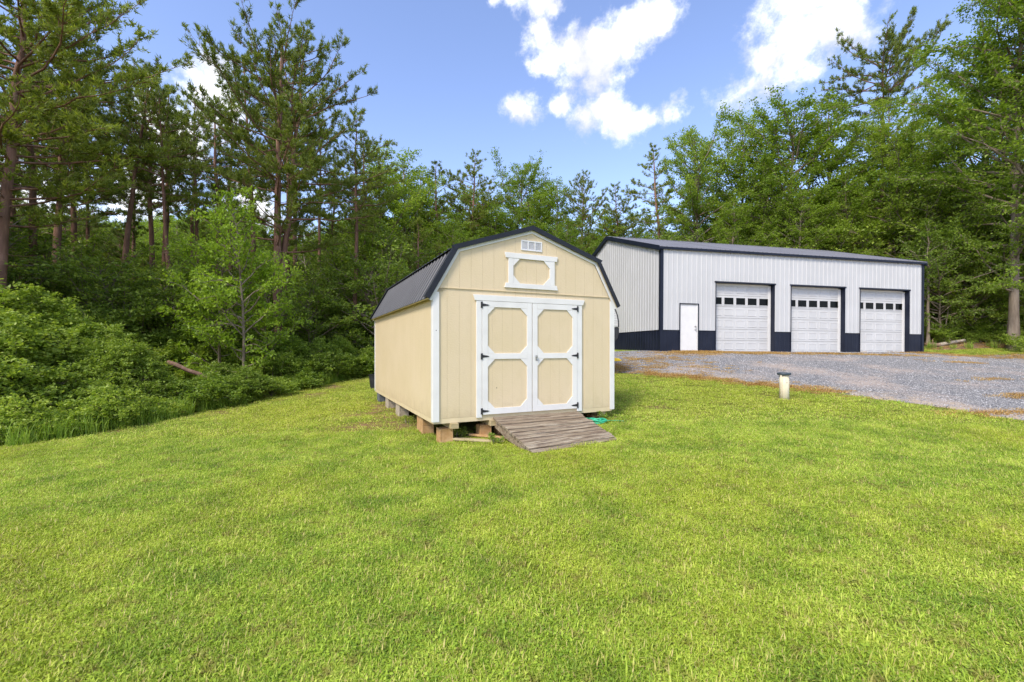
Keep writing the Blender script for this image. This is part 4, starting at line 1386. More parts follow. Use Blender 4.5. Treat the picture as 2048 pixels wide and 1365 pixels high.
PG, BG, UG, SG = 'tall pines at the edge of the left woods', 'broadleaf trees behind the garage', 'young understorey trees', 'shrubs along the edge of the lawn'
P_ = PINES; B_ = BROADS
T = [
    # left woods, near
    ('pine_tree', P_[6], -12, 13.5, -150, 'huge pine cut by the left edge of the photo, its crown leaving the top', 1.15),
    ('pine_tree', P_[0], 110, 18, 60, 'dense bright green pine leaning over the thicket near the left edge', 1.1),
    ('pine_tree', P_[1], 185, 27, 200, 'slim bare trunked pine just left of the crooked pine', .8),
    ('pine_tree', P_[4], 262, 31, 215, 'slim pine in the gap between crooked pine and cluster of three', .8),
    ('pine_tree', P_[1], 405, 26, 185, 'slim bare pine right of the cluster of three', .8),
    ('pine_tree', P_[4], 462, 29, 160, 'slim pine showing above the saplings', .85),
    ('pine_tree', P_[1], 575, 25, 120, 'slim reddish trunked pine hugging the twin pine from behind', .8),
    ('pine_tree', P_[1], 632, 27, 245, 'slim straight pine a little right of the twin pine', .8),
    ('pine_tree', P_[4], 735, 29, 260, 'slim pine right of the forked pine', .85),
    ('pine_tree', P_[1], 56, 28, 120, 'slim dark pine in the deep woods by the left edge', .9),
    ('broadleaf_tree', B_[1], 850, 39, 330, 'tree filling the skyline left of the bushy small pine', 1.2),
    ('broadleaf_tree', B_[0], 925, 41, 372, 'tree filling the skyline between bushy and feathery pines', 1.1),
    ('broadleaf_tree', B_[3], 1078, 40, 352, 'tree between the loose topped poplar and the yellow green tree', 1.1),
    ('broadleaf_tree', B_[1], 1205, 41, 405, 'low tree in the dip of the skyline right of the shed roof', 1.2),
    ('broadleaf_tree', B_[0], 1270, 43, 415, 'low tree behind the peak of the garage gable', 1.2),
    ('pine_tree', P_[2], -150, 17, 0, 'tall pine out beyond the left edge of the photo', 1.0),
    ('pine_tree', P_[1], 82, 21, 60, 'straight grey trunked pine, second from the left edge of the photo', 1.1),
    ('pine_tree', P_[4], 28, 24, 150, 'thin pine between the two leftmost big trunks', 1.1),
    ('pine_tree', P_[2], 150, 25, 190, 'dark full pine left of the crooked leaning pine', 1.25),
    ('pine_tree', P_[1], 222, 20, 140, 'crooked pine whose trunk leans right, left of the cluster of three', 1.0),
    ('pine_tree', P_[0], 306, 24, 135, 'thickest trunked pine of the cluster of three left of the tall twin pine', .9),
    ('pine_tree', P_[4], 330, 27, 170, 'middle dark pine of the cluster of three', 1.1),
    ('pine_tree', P_[1], 352, 20, 165, 'slim reddish pine leaning left, rightmost of the cluster of three', .8),
    ('pine_tree', P_[4], 438, 24, 200, 'thin pine rising right behind the bright green saplings', 1.1),
    ('pine_tree', P_[2], 516, 27, 110, 'pine with smooth grey trunk between saplings and tall twin pine', .9),
    ('pine_tree', P_[3], 556, 19.5, 45, 'tallest twin trunked pine left of the shed, standing against open sky', 1.0),
    ('pine_tree', P_[1], 598, 28, 190, 'narrow pine close behind the tall twin pine on its right', 1.0),
    ('pine_tree', P_[2], 702, 23, 235, 'forked pine standing just left of the shed roof', .95),
    ('pine_tree', P_[4], 660, 31, 300, 'small thin pine between the twin pine and the forked pine', .9),
    ('pine_tree', P_[4], 386, 31, 250, 'slender pine deep in the woods behind the cluster of three', 1.0),
    # centre row beyond the shed
    ('broadleaf_tree', B_[1], 765, 31, 275, 'light green tree right behind the forked pine', 1.0),
    ('broadleaf_tree', B_[3], 815, 33, 300, 'rounded green tree above the left end of the shed roof', 1.0),
    ('pine_tree', P_[4], 880, 34, 322, 'bushy small pine left of the feathery topped pine', 1.25),
    ('pine_tree', P_[2], 940, 36, 300, 'feathery topped pine rising over the left slope of the shed roof', 1.0),
    ('broadleaf_tree', B_[0], 985, 37, 390, 'low yellow green tree between feathery pine and the loose topped poplar', 1.0),
    ('broadleaf_tree', B_[2], 1048, 38, 318, 'loose topped poplar straight above the shed ridge', .8),
    ('broadleaf_tree', B_[1], 1110, 37, 345, 'yellow green tree right of the loose topped poplar', .95),
    ('pine_tree', P_[0], 1168, 36, 345, 'dark pine above the right slope of the shed roof', .85),
    ('broadleaf_tree', B_[3], 1130, 31, 430, 'leafy tree low behind the right slope of the shed roof', 1.1),
    ('broadleaf_tree', B_[0], 900, 30, 440, 'leafy tree low behind the left slope of the shed roof', 1.1),
    ('broadleaf_tree', B_[3], 1015, 29, 455, 'dense tree peeping over the shed ridge', 1.1),
    ('pine_tree', P_[2], 1246, 40, 372, 'dark pine over the peak of the garage gable', 1.0),
    ('pine_tree', P_[4], 1326, 36, 292, 'red trunked pine behind the left part of the garage roof, against the sky', 1.1),
    ('broadleaf_tree', B_[3], 1285, 38, 450, 'low dark green tree between two pines above the garage peak', 1.0),
    # right woods
    ('broadleaf_tree', B_[1], 1385, 38, 330, 'tree at the left foot of the tall right woods', .95),
    ('broadleaf_tree', B_[2], 1400, 35, 255, 'airy poplar above the first overhead door', .8),
    ('broadleaf_tree', B_[0], 1475, 36, 228, 'broad poplar with small leaves above the gap between first and second doors', .85),
    ('broadleaf_tree', B_[3], 1530, 33, 300, 'dark leaved tree low over the garage roof beyond the second door', 1.0),
    ('broadleaf_tree', B_[2], 1580, 33, 205, 'spreading maple left of the thick grey twin trunk', 1.05),
    ('broadleaf_tree', B_[1], 1660, 34, 175, 'high crowned maple next left to the flat topped pine', 1.0),
    ('broadleaf_tree', B_[4], 1776, 30, 175, 'old oak with thick twin grey trunk behind the right half of the garage roof', .9),
    ('broadleaf_tree', B_[0], 1850, 33, 250, 'green tree filling the space between the oak and the right end of the garage', 1.0),
    ('broadleaf_tree', B_[3], 1925, 28, 200, 'tree with layered branches just beyond the right end of the garage', 1.0),
    ('broadleaf_tree', B_[4], 2026, 22.5, -180, 'big straight trunked tree near the right edge standing on the bank', .78),
    ('broadleaf_tree', B_[2], 2120, 21, -60, 'leafy tree half out of the right edge of the photo', 1.0),
    ('broadleaf_tree', B_[0], 2260, 24, 0, 'leafy tree beyond the right edge of the photo', 1.1),
    ('broadleaf_tree', B_[1], 1985, 33, 90, 'tall green tree behind the big straight trunked tree', 1.1),
    ('broadleaf_tree', B_[3], 1700, 30, 330, 'tree with low hanging boughs over the garage roof left of the oak', 1.0),
    ('broadleaf_tree', B_[1], 1460, 31, 385, 'low tree right behind the garage roof above the walk-in door', 1.05),
    ('broadleaf_tree', B_[3], 1600, 30, 370, 'low tree right behind the garage roof above the second door', 1.1),
]
LEAN = {}
ROT = {}
for _i, _t in enumerate(T):
    for _w, _l, _r in (('crooked pine whose', .13, None), ('slim reddish pine leaning left', -.06, None), ('tallest twin', .02, .5), ('forked pine standing', .06, 2.2), ('red trunked', -.04, None)):
        if _t[5].startswith(_w):
            LEAN[_i] = (_l, 0)
            if _r: ROT[_i] = _r
for i, (nm, kit, u, Y, vt, lab, wd_) in enumerate(T):
    tree_at(nm, kit, u, Y, vt, lab, 'pine' if nm == 'pine_tree' else 'tree', PG if (nm == 'pine_tree' and u < 740) else (BG if u > 1350 else 'trees behind the shed'),
            wid=wd_, lean=LEAN.get(i, (random.uniform(-.02, .02), 0)), rz=ROT.get(i))
# flat-topped pine over the oak: bare stem with a flat head
fp = make_pine(61, 16, .80, 3.4, 34, dens=1.1, top=1.3, r0=.17, dead=10)
tree_at('pine_tree', fp, 1765, 31.5, 105, 'flat topped pine reaching above the old oak into the sky', 'pine', 'tall pines in the right woods', wid=.82, rz=1.0)

# understorey trees and saplings in front of the left woods
U_ = [
    (SAPS[0], 488, 15.5, 372, 'tall bright green sapling left of the twin pine', .78, 0),
    (SAPS[1], 440, 16.2, 460, 'shorter bright green sapling left of the tall sapling', .85, 0),
    (SAPS[1], 532, 17.0, 500, 'bright green sapling close to the foot of the twin pine', .8, 0),
    (UNDER[0], 60, 15.5, 540, 'layered green young tree by the left edge of the photo', 1.1, 1),
    (UNDER[1], 190, 16.5, 520, 'layered young tree before the crooked pine', 1.1, 1),
    (UNDER[0], 260, 17.0, 575, 'wide young tree with arching boughs before the cluster of three', 1.1, 1),
    (UNDER[1], 330, 19, 545, 'young tree under the slim reddish pine', 1.1, 1),
    (UNDER[0], 120, 22, 470, 'dark young tree behind the second trunk from the left', 1.2, 1),
    (UNDER[0], 380, 22, 545, 'young tree in shade behind the saplings', 1.2, 1),
    (UNDER[1], 470, 23, 560, 'low shaded young tree behind the tall sapling', 1.3, 1),
    (UNDER[1], 620, 21, 570, 'young tree between the twin pine and forked pine', 1.1, 1),
    (UNDER[0], 670, 25, 545, 'dark young tree left of the forked pine trunk', 1.1, 1),
    (UNDER[1], 752, 22.5, 520, 'young tree tucked behind the rear of the shed', 1.1, 1),
    (UNDER[0], 735, 28, 470, 'dark green young tree right of the forked pine', 1.2, 1),
    (UNDER[0], -80, 15, 480, 'young tree beyond the left edge of the photo', 1.2, 1),
    (P_[5], 565, 26, 480, 'short bushy pine in the shade behind the twin pine', 1.2, 2),
    (P_[5], 20, 20, 440, 'short bushy pine at the left edge of the photo', 1.3, 2),
    (P_[5], 262, 27, 440, 'short dark pine behind the crooked pine', 1.3, 2),
    (P_[5], 410, 29, 470, 'short dark pine left of the saplings', 1.2, 2),
    (P_[5], 840, 27, 440, 'short dark pine behind the left roof slope of the shed', 1.1, 2),
    (UNDER[0], 1880, 24.6, 480, 'layered green tree at the right end of the garage', .9, 1),
    (UNDER[1], 1950, 25, 520, 'low layered maple between garage end and the big straight trunk', 1.1, 1),
    (UNDER[0], 2090, 24, 430, 'layered young maple right of the big straight trunk', 1.0, 1),
    (UNDER[0], 1990, 27, 430, 'young maple close behind the big straight trunk', 1.1, 1),
    (UNDER[0], 1850, 28, 400, 'young maple behind the right end of the garage', 1.1, 1),
    (UNDER[1], 1905, 30, 470, 'shaded young maple deep behind the right end of the garage', 1.2, 1),
]
for kit, u, Y, vt, lab, wd_, kd in U_:
    tree_at(('sapling', 'young_tree', 'young_pine')[kd], kit, u, Y, vt, lab, ('sapling', 'young tree', 'young pine')[kd], UG, wid=wd_)

# slim bare stems near the right end of the garage
STEM = [(1856, 24.2, 430, (0.0, 0), 'slim pale stem right against the garage corner'), (1888, 24.8, 560, (.10, 0), 'pale thin trunk leaning right behind the long log'),
        (1962, 26, 540, (-.06, 0), 'thin trunk leaning left midway between log and big tree'), (2052, 23, 520, (.02, 0), 'thin grey stem right next to the big straight trunk')]
sk = make_broad(71, 7, .45, 1.4, 16, leaf=.11, r0=.07, dens=.7)
for u, Y, vt, ln_, lab in STEM:
    tree_at('young_tree', sk, u, Y, vt, lab, 'young tree', 'slim stems by the garage', lean=ln_)
# leaning bare snag over the oak, pale dead branches at the far left
g9 = np.random.default_rng(9)


def snag(name, u, Y, H, az, el, label, r=.12, nb=14, spread_=1.6, z=None):
    w = Wood(); d = [math.cos(az) * math.cos(el), math.sin(az) * math.cos(el), math.sin(el)]
    p = bent(g9, [0, 0, 0], d, H, 10, up=.15, jit=.05); w.tube(p, np.linspace(r, .02, 11), 7)
    for k in range(nb):
        q, qd = along(p, np.array([g9.uniform(.35, .98)]))
        b = bent(g9, q[0], unit(qd[0] * .6 + g9.normal(0, .7, 3)), g9.uniform(.4, 1) * spread_, 5, jit=.2)
        w.tube(b, np.linspace(.03, .006, 6), 4)
        q2, d2 = along(b, np.array([.5, .8]))
        for a_, b_ in zip(q2, d2): w.tube(bent(g9, a_, unit(b_ + g9.normal(0, .6, 3)), .35 * spread_, 3, jit=.2), np.linspace(.012, .004, 4), 3)
    x = (u - U0) / F * Y; zg = g1(x, Y)
    e = empty(name, (x, Y, zg - .05), (0, 0, 0), label, 'dead tree')
    o = bpy.data.objects.new('trunk', w.mesh('trunk', M['dead_wood'])); C.objects.link(o); o.parent = e
    return e


snag('dead_tree', 1788, 29, 12.5, .0, 1.13, 'pale bare snag leaning right out of the oak', .14, 16, 2.2)
snag('dead_tree', -20, 15, 6.5, .1, 1.45, 'bare bleached dead tree with spiky branches at the left edge', .06, 26, 1.3)
snag('dead_tree', 622, 25, 9, 2.9, 1.35, 'thin pale dead tree between the twin and forked pines', .06, 22, 1.2)

# shrubs along the left edge of the lawn: (kit, u, Y, vtop, label)
SB = [
    (2, 440, 12.9, 775, 'small shrub on the lawn edge below the pale leaved shrub'),
    (2, 150, 9.7, 795, 'small shrub on the lawn edge between the two low left shrubs'),
    (2, 255, 10.6, 790, 'tiny shrub on the lawn edge left of the small weedy shrub'),
    (2, 480, 13.5, 765, 'round little shrub on the lawn edge under the tall sapling'),
    (2, 700, 19.3, 695, 'small shrub on the lawn edge before the forked pine'),
    (5, 40, 11.4, 565, 'big rounded shrub filling the left edge of the photo'),
    (6, 130, 12.4, 590, 'big dark shrub second from the left edge'),
    (1, 30, 9.1, 770, 'low shrub in the bottom left corner of the thicket'),
    (2, 95, 9.35, 800, 'small shrub right of the low corner shrub, at the grass edge'),
    (2, -40, 8.5, 800, 'small shrub at the very left edge of the lawn'),
    (4, 165, 10.8, 700, 'leafy shrub in front of the big dark shrub'),
    (5, 235, 11.9, 645, 'tall pointed light green shrub below the crooked pine'),
    (1, 215, 10.2, 752, 'low shrub at the lawn edge below the pointed shrub'),
    (4, 290, 12.0, 706, 'shrub left of the broken log in the thicket'),
    (2, 300, 11.0, 775, 'small weedy shrub at the lawn edge below the broken log'),
    (0, 345, 16.5, 662, 'shrub behind the broken log'),
    (1, 418, 12.8, 728, 'shrub just below the right end of the broken log'),
    (4, 455, 14.2, 712, 'shrub under the tall sapling'),
    (2, 375, 11.9, 780, 'small shrub at the lawn edge left of the sapling foot'),
    (4, 495, 14.0, 720, 'pale leaved shrub at the foot of the tall sapling'),
    (2, 530, 14.5, 735, 'dark little shrub at the lawn edge before the twin pine'),
    (6, 590, 17.2, 668, 'shrub right of the twin pine trunk'),
    (4, 640, 18.2, 660, 'bright green shrub midway between twin pine and shed'),
    (6, 680, 19.0, 668, 'shrub before the forked pine trunk'),
    (1, 725, 19.8, 682, 'shrub touching the rear edge of the shed in the photo'),
    (2, 600, 16.3, 725, 'feathery small shrub at the lawn edge right of the twin pine'),
    (2, 660, 18.0, 705, 'small shrub on the lawn edge before the bright green shrub'),
    (0, 560, 16.5, 690, 'shrub hiding the foot of the twin pine'),
    (3, 420, 17.0, 640, 'tall dark shrub behind the saplings'),
    (3, 330, 16.8, 640, 'tall shrub in the shade behind the broken log'),
    (3, 230, 15.5, 610, 'tall shaded shrub behind the pointed shrub'),
    (3, 520, 19.5, 630, 'tall dark shrub behind the twin pine'),
    (3, 620, 22, 620, 'tall dark shrub deep between twin and forked pines'),
    (3, 720, 24, 605, 'tall dark shrub behind the rear of the shed'),
    (3, -60, 11.0, 560, 'big shrub beyond the left edge of the photo'),
    (1, 1875, 24.6, 640, 'low shrub between garage corner and the long log'),
    (1, 1935, 25.4, 625, 'dark shrub behind the long log'),
    (2, 1955, 24.4, 655, 'small leafy plant right of the long log'),
    (2, 2000, 24.0, 652, 'small leafy plant left of the big straight trunk'),
    (0, 1975, 26.5, 590, 'tall dark shrub left of the big straight trunk'),
    (2, 2042, 22.2, 655, 'small leafy plant right of the foot of the big straight trunk'),
    (0, 2085, 24.5, 590, 'tall dark shrub at the right edge of the photo'),
    (0, 1890, 27, 590, 'tall dark shrub behind the right end of the garage'),
]
for kk, u, Y, vt, lab in SB:
    tree_at('shrub', SHRUBS[kk], u, Y, vt, lab, 'shrub', SG if u < 800 else 'shrubs on the right bank', parts=('stems', 'foliage'), wid=random.uniform(.95, 1.3))

# logs
def log(u, Y, L, r, rz, ry, label, mat, dz=0.1):
    x, y, z = at(u, Y); mb = MB(); g = random.Random(u)
    n = 9; pth = [(-L / 2 + L * i / (n - 1), g.uniform(-.02, .02), g.uniform(-.02, .02)) for i in range(n)]
    mb.tube(pth, [r * (1 - .35 * i / (n - 1)) * g.uniform(.9, 1.1) for i in range(n)], 9)
    mb.tube([(0, 0, r * .5), (.05, .1, r + .18)], [.03, .012], 5)
    o = mb.build('fallen_log', M[mat], smooth=True); o.location = (x, y, z + dz); o.rotation_euler = (0, ry, rz)
    return tag(o, label, 'log', 'fallen logs')


log(412, 14.2, 2.3, .07, .25, .42, 'broken reddish log sticking out of the shrubs on the left', 'log_bark', .80)
log(1902, 23.9, 1.7, .11, .12, -.16, 'long pale log lying on the bank by the garage', 'dead_wood', .12)
log(1866, 23.7, .7, .14, -.1, .0, 'short dark log between the garage corner and the long pale log', 'log_bark', .1)

# ------------------------------------------------------------------ scattering (geometry nodes) of what nobody could count
src_col_n = [0]


def scatter(name, pts, rot, scl_, pick, meshes, mats, label=None):
    src_col_n[0] += 1
    col_ = bpy.data.collections.new(name + '_kinds')
    for i, me in enumerate(meshes):
        if isinstance(me, tuple):
            # trunk and leaves joined in one
            me = join_meshes(name + '_kind', me)
        o = bpy.data.objects.new('%s_kind_%02d' % (name, i), me); col_.objects.link(o)
    me = bpy.data.meshes.new(name); me.vertices.add(len(pts)); me.vertices.foreach_set('co', np.asarray(pts, np.float32).ravel())
    a = me.attributes.new('rot', 'FLOAT_VECTOR', 'POINT'); a.data.foreach_set('vector', np.asarray(rot, np.float32).ravel())
    a = me.attributes.new('scl', 'FLOAT_VECTOR', 'POINT')
    s3 = np.asarray(scl_, np.float32); s3 = np.repeat(s3[:, None], 3, 1) if s3.ndim == 1 else s3
    a.data.foreach_set('vector', s3.ravel())
    a = me.attributes.new('pick', 'INT', 'POINT'); a.data.foreach_set('value', np.asarray(pick, np.int32))
    for m in mats: me.materials.append(m)
    o = bpy.data.objects.new(name, me); C.objects.link(o)
    ng = bpy.data.node_groups.new(name + '_nodes', 'GeometryNodeTree')
    ng.interface.new_socket('Geometry', in_out='INPUT', socket_type='NodeSocketGeometry')
    ng.interface.new_socket('Geometry', in_out='OUTPUT', socket_type='NodeSocketGeometry')
    gi_, go_ = ng.nodes.new('NodeGroupInput'), ng.nodes.new('NodeGroupOutput')
    ci = ng.nodes.new('GeometryNodeCollectionInfo'); ci.inputs['Collection'].default_value = col_
    ci.inputs['Separate Children'].default_value = True; ci.inputs['Reset Children'].default_value = True
    ip = ng.nodes.new('GeometryNodeInstanceOnPoints'); ip.inputs['Pick Instance'].default_value = True

    def attr(nm_, ty):
        n = ng.nodes.new('GeometryNodeInputNamedAttribute'); n.data_type = ty; n.inputs['Name'].default_value = nm_
        return n.outputs['Attribute']
    ng.links.new(gi_.outputs[0], ip.inputs['Points']); ng.links.new(ci.outputs[0], ip.inputs['Instance'])
    ng.links.new(attr('pick', 'INT'), ip.inputs['Instance Index'])
    e2r = ng.nodes.new('FunctionNodeEulerToRotation'); ng.links.new(attr('rot', 'FLOAT_VECTOR'), e2r.inputs[0])
    ng.links.new(e2r.outputs[0], ip.inputs['Rotation']); ng.links.new(attr('scl', 'FLOAT_VECTOR'), ip.inputs['Scale'])
    ng.links.new(ip.outputs[0], go_.inputs[0])
    md = o.modifiers.new('scatter', 'NODES'); md.node_group = ng
    tag(o, label, kind='stuff')
    return o


def join_meshes(name, mm):
    Vs, Fs, mats, mi, rn = [], [], [], [], []
    off = 0
    for k, me in enumerate(mm):
        n = len(me.vertices); v = np.empty(n * 3, np.float32); me.vertices.foreach_get('co', v); Vs.append(v.reshape(-1, 3))
        lt = np.empty(len(me.polygons), np.int32); me.polygons.foreach_get('loop_total', lt)
        li = np.empty(len(me.loops), np.int32); me.loops.foreach_get('vertex_index', li)
        Fs.append(li.reshape(-1, lt[0]) + off); mats.append(me.materials[0]); mi.append(np.full(len(lt), k))
        r = np.zeros(n, np.float32)
        if 'rnd' in me.attributes: me.attributes['rnd'].data.foreach_get('value', r)
        rn.append(r); off += n
    return np_mesh(name, np.concatenate(Vs), Fs, mats, mat_idx=np.concatenate(mi), attrs={'rnd': np.concatenate(rn)}, smooth=False)


def sample_poly(poly, n, x0, x1, y0, y1, g):
    out = []
    tot = 0
    while tot < n:
        x = g.uniform(x0, x1, n * 2); y = g.uniform(y0, y1, n * 2)
        m = inpoly(x, y, poly); out.append(np.stack([x[m], y[m]], 1)); tot += m.sum()
    return np.concatenate(out)[:n]


# grass clumps
def grass_clump(seed, nb, rad, l0, l1, w0, w1, tilt, clover=0, mat='grass'):
    g = np.random.default_rng(seed)
    r = rad * np.sqrt(g.random(nb)); th = g.uniform(0, 6.28, nb)
    B = np.stack([r * np.cos(th), r * np.sin(th), np.zeros(nb)], 1)
    az = g.uniform(0, 6.28, nb); d = np.stack([np.cos(az), np.sin(az), np.zeros(nb)], 1); sdir = np.stack([-np.sin(az), np.cos(az), np.zeros(nb)], 1)
    L = g.uniform(l0, l1, nb)[:, None]; w = g.uniform(w0, w1, nb)[:, None]; ti = np.abs(g.normal(tilt, .35, nb))[:, None]
    up = np.array([[0, 0, 1.0]])
    m1 = B + (up * np.cos(ti * .6) + d * np.sin(ti * .6)) * L * .55
    m2 = m1 + (up * np.cos(ti * 1.3) + d * np.sin(ti * 1.3)) * L * .45
    V = np.stack([B - sdir * w * .45, B + sdir * w * .45, m1 + sdir * w * .5, m1 - sdir * w * .5, m2], 1).reshape(-1, 3)
    k = np.arange(nb)[:, None] * 5
    F3 = np.concatenate([k + [0, 1, 2], k + [0, 2, 3], k + [3, 2, 4]])
    rn = np.repeat(g.random(nb), 5)
    if clover:
        c = clover
        r = rad * np.sqrt(g.random(c)); th = g.uniform(0, 6.28, c); z = g.uniform(.012, .035, c)
        P0 = np.stack([r * np.cos(th), r * np.sin(th), z], 1)
        Nn = unit(g.normal(0, .35, (c, 3)) + [0, 0, 1]); D = unit(g.normal(0, 1, (c, 3)))
        D = unit(D - (D * Nn).sum(1, keepdims=True) * Nn); Sd = np.cross(Nn, D); s = g.uniform(.005, .010, c)[:, None]
        V2 = np.stack([P0 - D * s, P0 + Sd * s * .7, P0 + D * s, P0 - Sd * s * .7], 1).reshape(-1, 3)
        k2 = np.arange(c)[:, None] * 4 + len(V)
        F3 = np.concatenate([F3, k2 + [0, 1, 2], k2 + [0, 2, 3]]); V = np.concatenate([V, V2]); rn = np.concatenate([rn, np.repeat(g.random(c) * .5, 4)])
    return np_mesh('grass_clump', V, [F3], [M[mat]], attrs={'rnd': rn}, smooth=False)


g5 = np.random.default_rng(5)
near_k = [grass_clump(100 + i, 210, .17, .018, .055, .0026, .0058, .95, clover=36) for i in range(4)] + [grass_clump(110, 60, .11, .035, .08, .005, .009, .75, clover=20)]
mid_k = [grass_clump(120 + i, 150, .26, .014, .042, .005, .010, .95) for i in range(3)]


def lawn_points(n, y0, y1, fov=1.5, pw=1.0):
    """random ground points in the wedge the lens can see, more of them close by"""
    y = y0 + (y1 - y0) * g5.random(n * 2) ** pw
    x = g5.uniform(-1, 1, n * 2) * fov * np.maximum(y, 2.5)
    keep = g5.random(n * 2) < np.maximum(y, 2.5) / y1 / (1 if pw == 1 else 1)
    x, y = x[keep], y[keep]
    m = inpoly(x, y, LAWN) & ~inpoly(x, y, GRAVEL)
    # keep grass out from under the shed and barn
    c, s = math.cos(-.4476), math.sin(-.4476)
    lx = (x + 1.3027) * c - (y - 7.4177) * s; ly = (x + 1.3027) * s + (y - 7.4177) * c
    m &= ~((lx > .12) & (lx < 3.6) & (ly > .25) & (ly < 6.1))
    m &= ~((lx > 1.1) & (lx < 2.78) & (ly > -1.36) & (ly < .3))
    c, s = math.cos(-.2126), math.sin(-.2126)
    bx_ = (x - 6.112) * c - (y - 18.3972) * s; by_ = (x - 6.112) * s + (y - 18.3972) * c
    m &= ~((bx_ > -.1) & (bx_ < 13.9) & (by_ > -.1) & (by_ < 10.5))
    return x[m], y[m]


def spread(name, kinds, x, y, s0, s1, weights=None, label=None, tilt=.08, soil_thin=True, zoff=-.004):
    if soil_thin:
        pp = np.stack([x, y], 1)
        d1 = dist_poly(x, y, LAWN[:7]); d2 = dist_poly(x, y, shed_left)
        bare = np.maximum(np.clip(1 - d1 / 1.0, 0, 1) * .55, np.clip(1 - d2 / .5, 0, 1) * .8)
        for bx0, by0, br0, bs0 in BARE:
            wob_ = br0 * (1 + .45 * np.sin(5 * np.arctan2(y - by0, x - bx0) + bx0) + .3 * np.sin(9 * np.arctan2(y - by0, x - bx0)))
            bare = np.maximum(bare, np.clip(1.6 - np.hypot(x - bx0, y - by0) / wob_, 0, 1) * bs0)
        k = g5.random(len(x)) > bare
        x, y = x[k], y[k]
    z = G(x, y) + .012 * np.sin(x * 2.1 + 1.3 * np.sin(y * 1.7)) * np.sin(y * 1.9 + np.sin(x * .9)) + zoff
    n = len(x)
    rot = np.stack([g5.normal(0, tilt, n), g5.normal(0, tilt, n), g5.uniform(0, 6.28, n)], 1)
    pick = g5.choice(len(kinds), n, p=weights)
    return scatter(name, np.stack([x, y, z], 1), rot, g5.uniform(s0, s1, n), pick, kinds, [M['grass']], label)


x, y = lawn_points(41000, 1.2, 8.5)
spread('mown_grass', near_k, x, y, .75, 1.3, [.24, .23, .23, .23, .07], 'short yellow green mown grass with clover in the near lawn')
x, y = lawn_points(46000, 8.3, 27)
spread('mown_grass', mid_k, x, y, .85, 1.3, None, 'short yellow green mown grass of the far lawn')

# tall weeds along the left edge of the lawn and at the right bank
weed_k = [grass_clump(130 + i, 60, .16, .18, .5, .006, .014, .45, mat='weed') for i in range(3)]
weed_pts = []
pl = strip_interp(np.array(LAWN[:7]), 500)
cen = g5.integers(0, 500, 46); ii = np.clip(cen[g5.integers(0, 46, 800)] + g5.normal(0, 5, 800).astype(int), 0, 499)
e = pl[ii] + g5.normal(0, .22, (800, 2)) - np.array([[.10, -.03]])
rb = strip_interp(np.array([(20.6, 23.2), (24, 23.1), (30, 22.8)]), 300)
e2 = rb[g5.integers(0, 300, 24)] + g5.normal(0, .3, (24, 2)) * np.array([1, .4])
x = np.concatenate([e[:, 0], e2[:, 0]]); y = np.concatenate([e[:, 1], e2[:, 1]])
spread('tall_weeds', weed_k, x, y, .45, 1.25, None, 'tall weeds and wild grass along the edge of the lawn', soil_thin=False)

# plants under the shed and round the piers
leafy = [make_shrub(85 + i, .6, .42, 26, leaf=.055, K=5, loose=.35) for i in range(3)]
ee = pl[g5.integers(0, 500, 520)] + g5.normal(0, .26, (520, 2)) - np.array([[.5, -.15]])
e3 = rb[g5.integers(0, 300, 20)] + g5.normal(0, .3, (20, 2)) + np.array([0, 1.3])
ee = np.concatenate([ee, e3])
spread('leafy_weeds', [join_meshes('leafy_weed', l_[:2]) for l_ in leafy], ee[:, 0], ee[:, 1], .5, 1.25, None, 'low leafy weeds crowding the edge of the lawn', soil_thin=False)
fern = [make_shrub(81, .35, .25, 14, leaf=.05, K=4, loose=.25)]
pp = np.array([[shp(a, b).x, shp(a, b).y] for a, b in [(.55, .35), (.72, .45), (1.0, .5), (.45, .6), (.9, -.5), (3.4, -.05), (.05, 2.2), (3.62, .6)]])
spread('weed_sprigs', [join_meshes('sprig', fern[0][:2])], pp[:, 0], pp[:, 1], .4, .75, None, 'small leafy weeds around the blocks under the shed', soil_thin=False)

# dried straw-coloured weeds on the gravel
straw_k = [grass_clump(140 + i, 60, .17, .02, .07, .004, .010, 1.1, mat='straw') for i in range(2)]
sp = []
for (x0, y0, rx, ry, n) in [(4.2, 14.6, .7, .3, 25), (6.3, 14.0, 1.0, .3, 14), (6.9, 17.6, .5, .25, 60), (7.9, 17.9, .8, .2, 70), (9.3, 18.2, 1.5, .18, 90), (11.2, 18.6, .8, .15, 40), (13.2, 18.9, .6, .12, 24), (15.3, 19.0, 1.2, .16, 60),
                            (5.0, 15.8, .9, .5, 70), (3.4, 14.8, .5, .35, 40), (20.6, 21.2, 2.2, .3, 90), (24, 20.9, 2.4, .3, 110), (24, 23.6, 2.2, .4, 80), (12.3, 10.8, .4, .1, 14), (10.2, 9.35, .5, .12, 24), (14.2, 12.9, .6, .1, 12), (17, 16.8, .5, .15, 14)]:
    n = int(n * 1.9); sp.append(np.stack([g5.normal(x0, rx * 1.1, n), g5.normal(y0, ry * 1.25, n)], 1))
ed = strip_interp(np.array([(3.9, 13.75), (5.3, 12.95), (6.9, 11.95), (8.2, 11.15)]), 300)
sp.append(ed[g5.integers(0, 300, 330)] + g5.normal(0, .2, (330, 2)))
sp = np.concatenate(sp)
spread('dried_weeds', straw_k, sp[:, 0], sp[:, 1], .6, 1.3, None, 'orange brown dried weeds and straw on the gravel', soil_thin=False, zoff=.03)

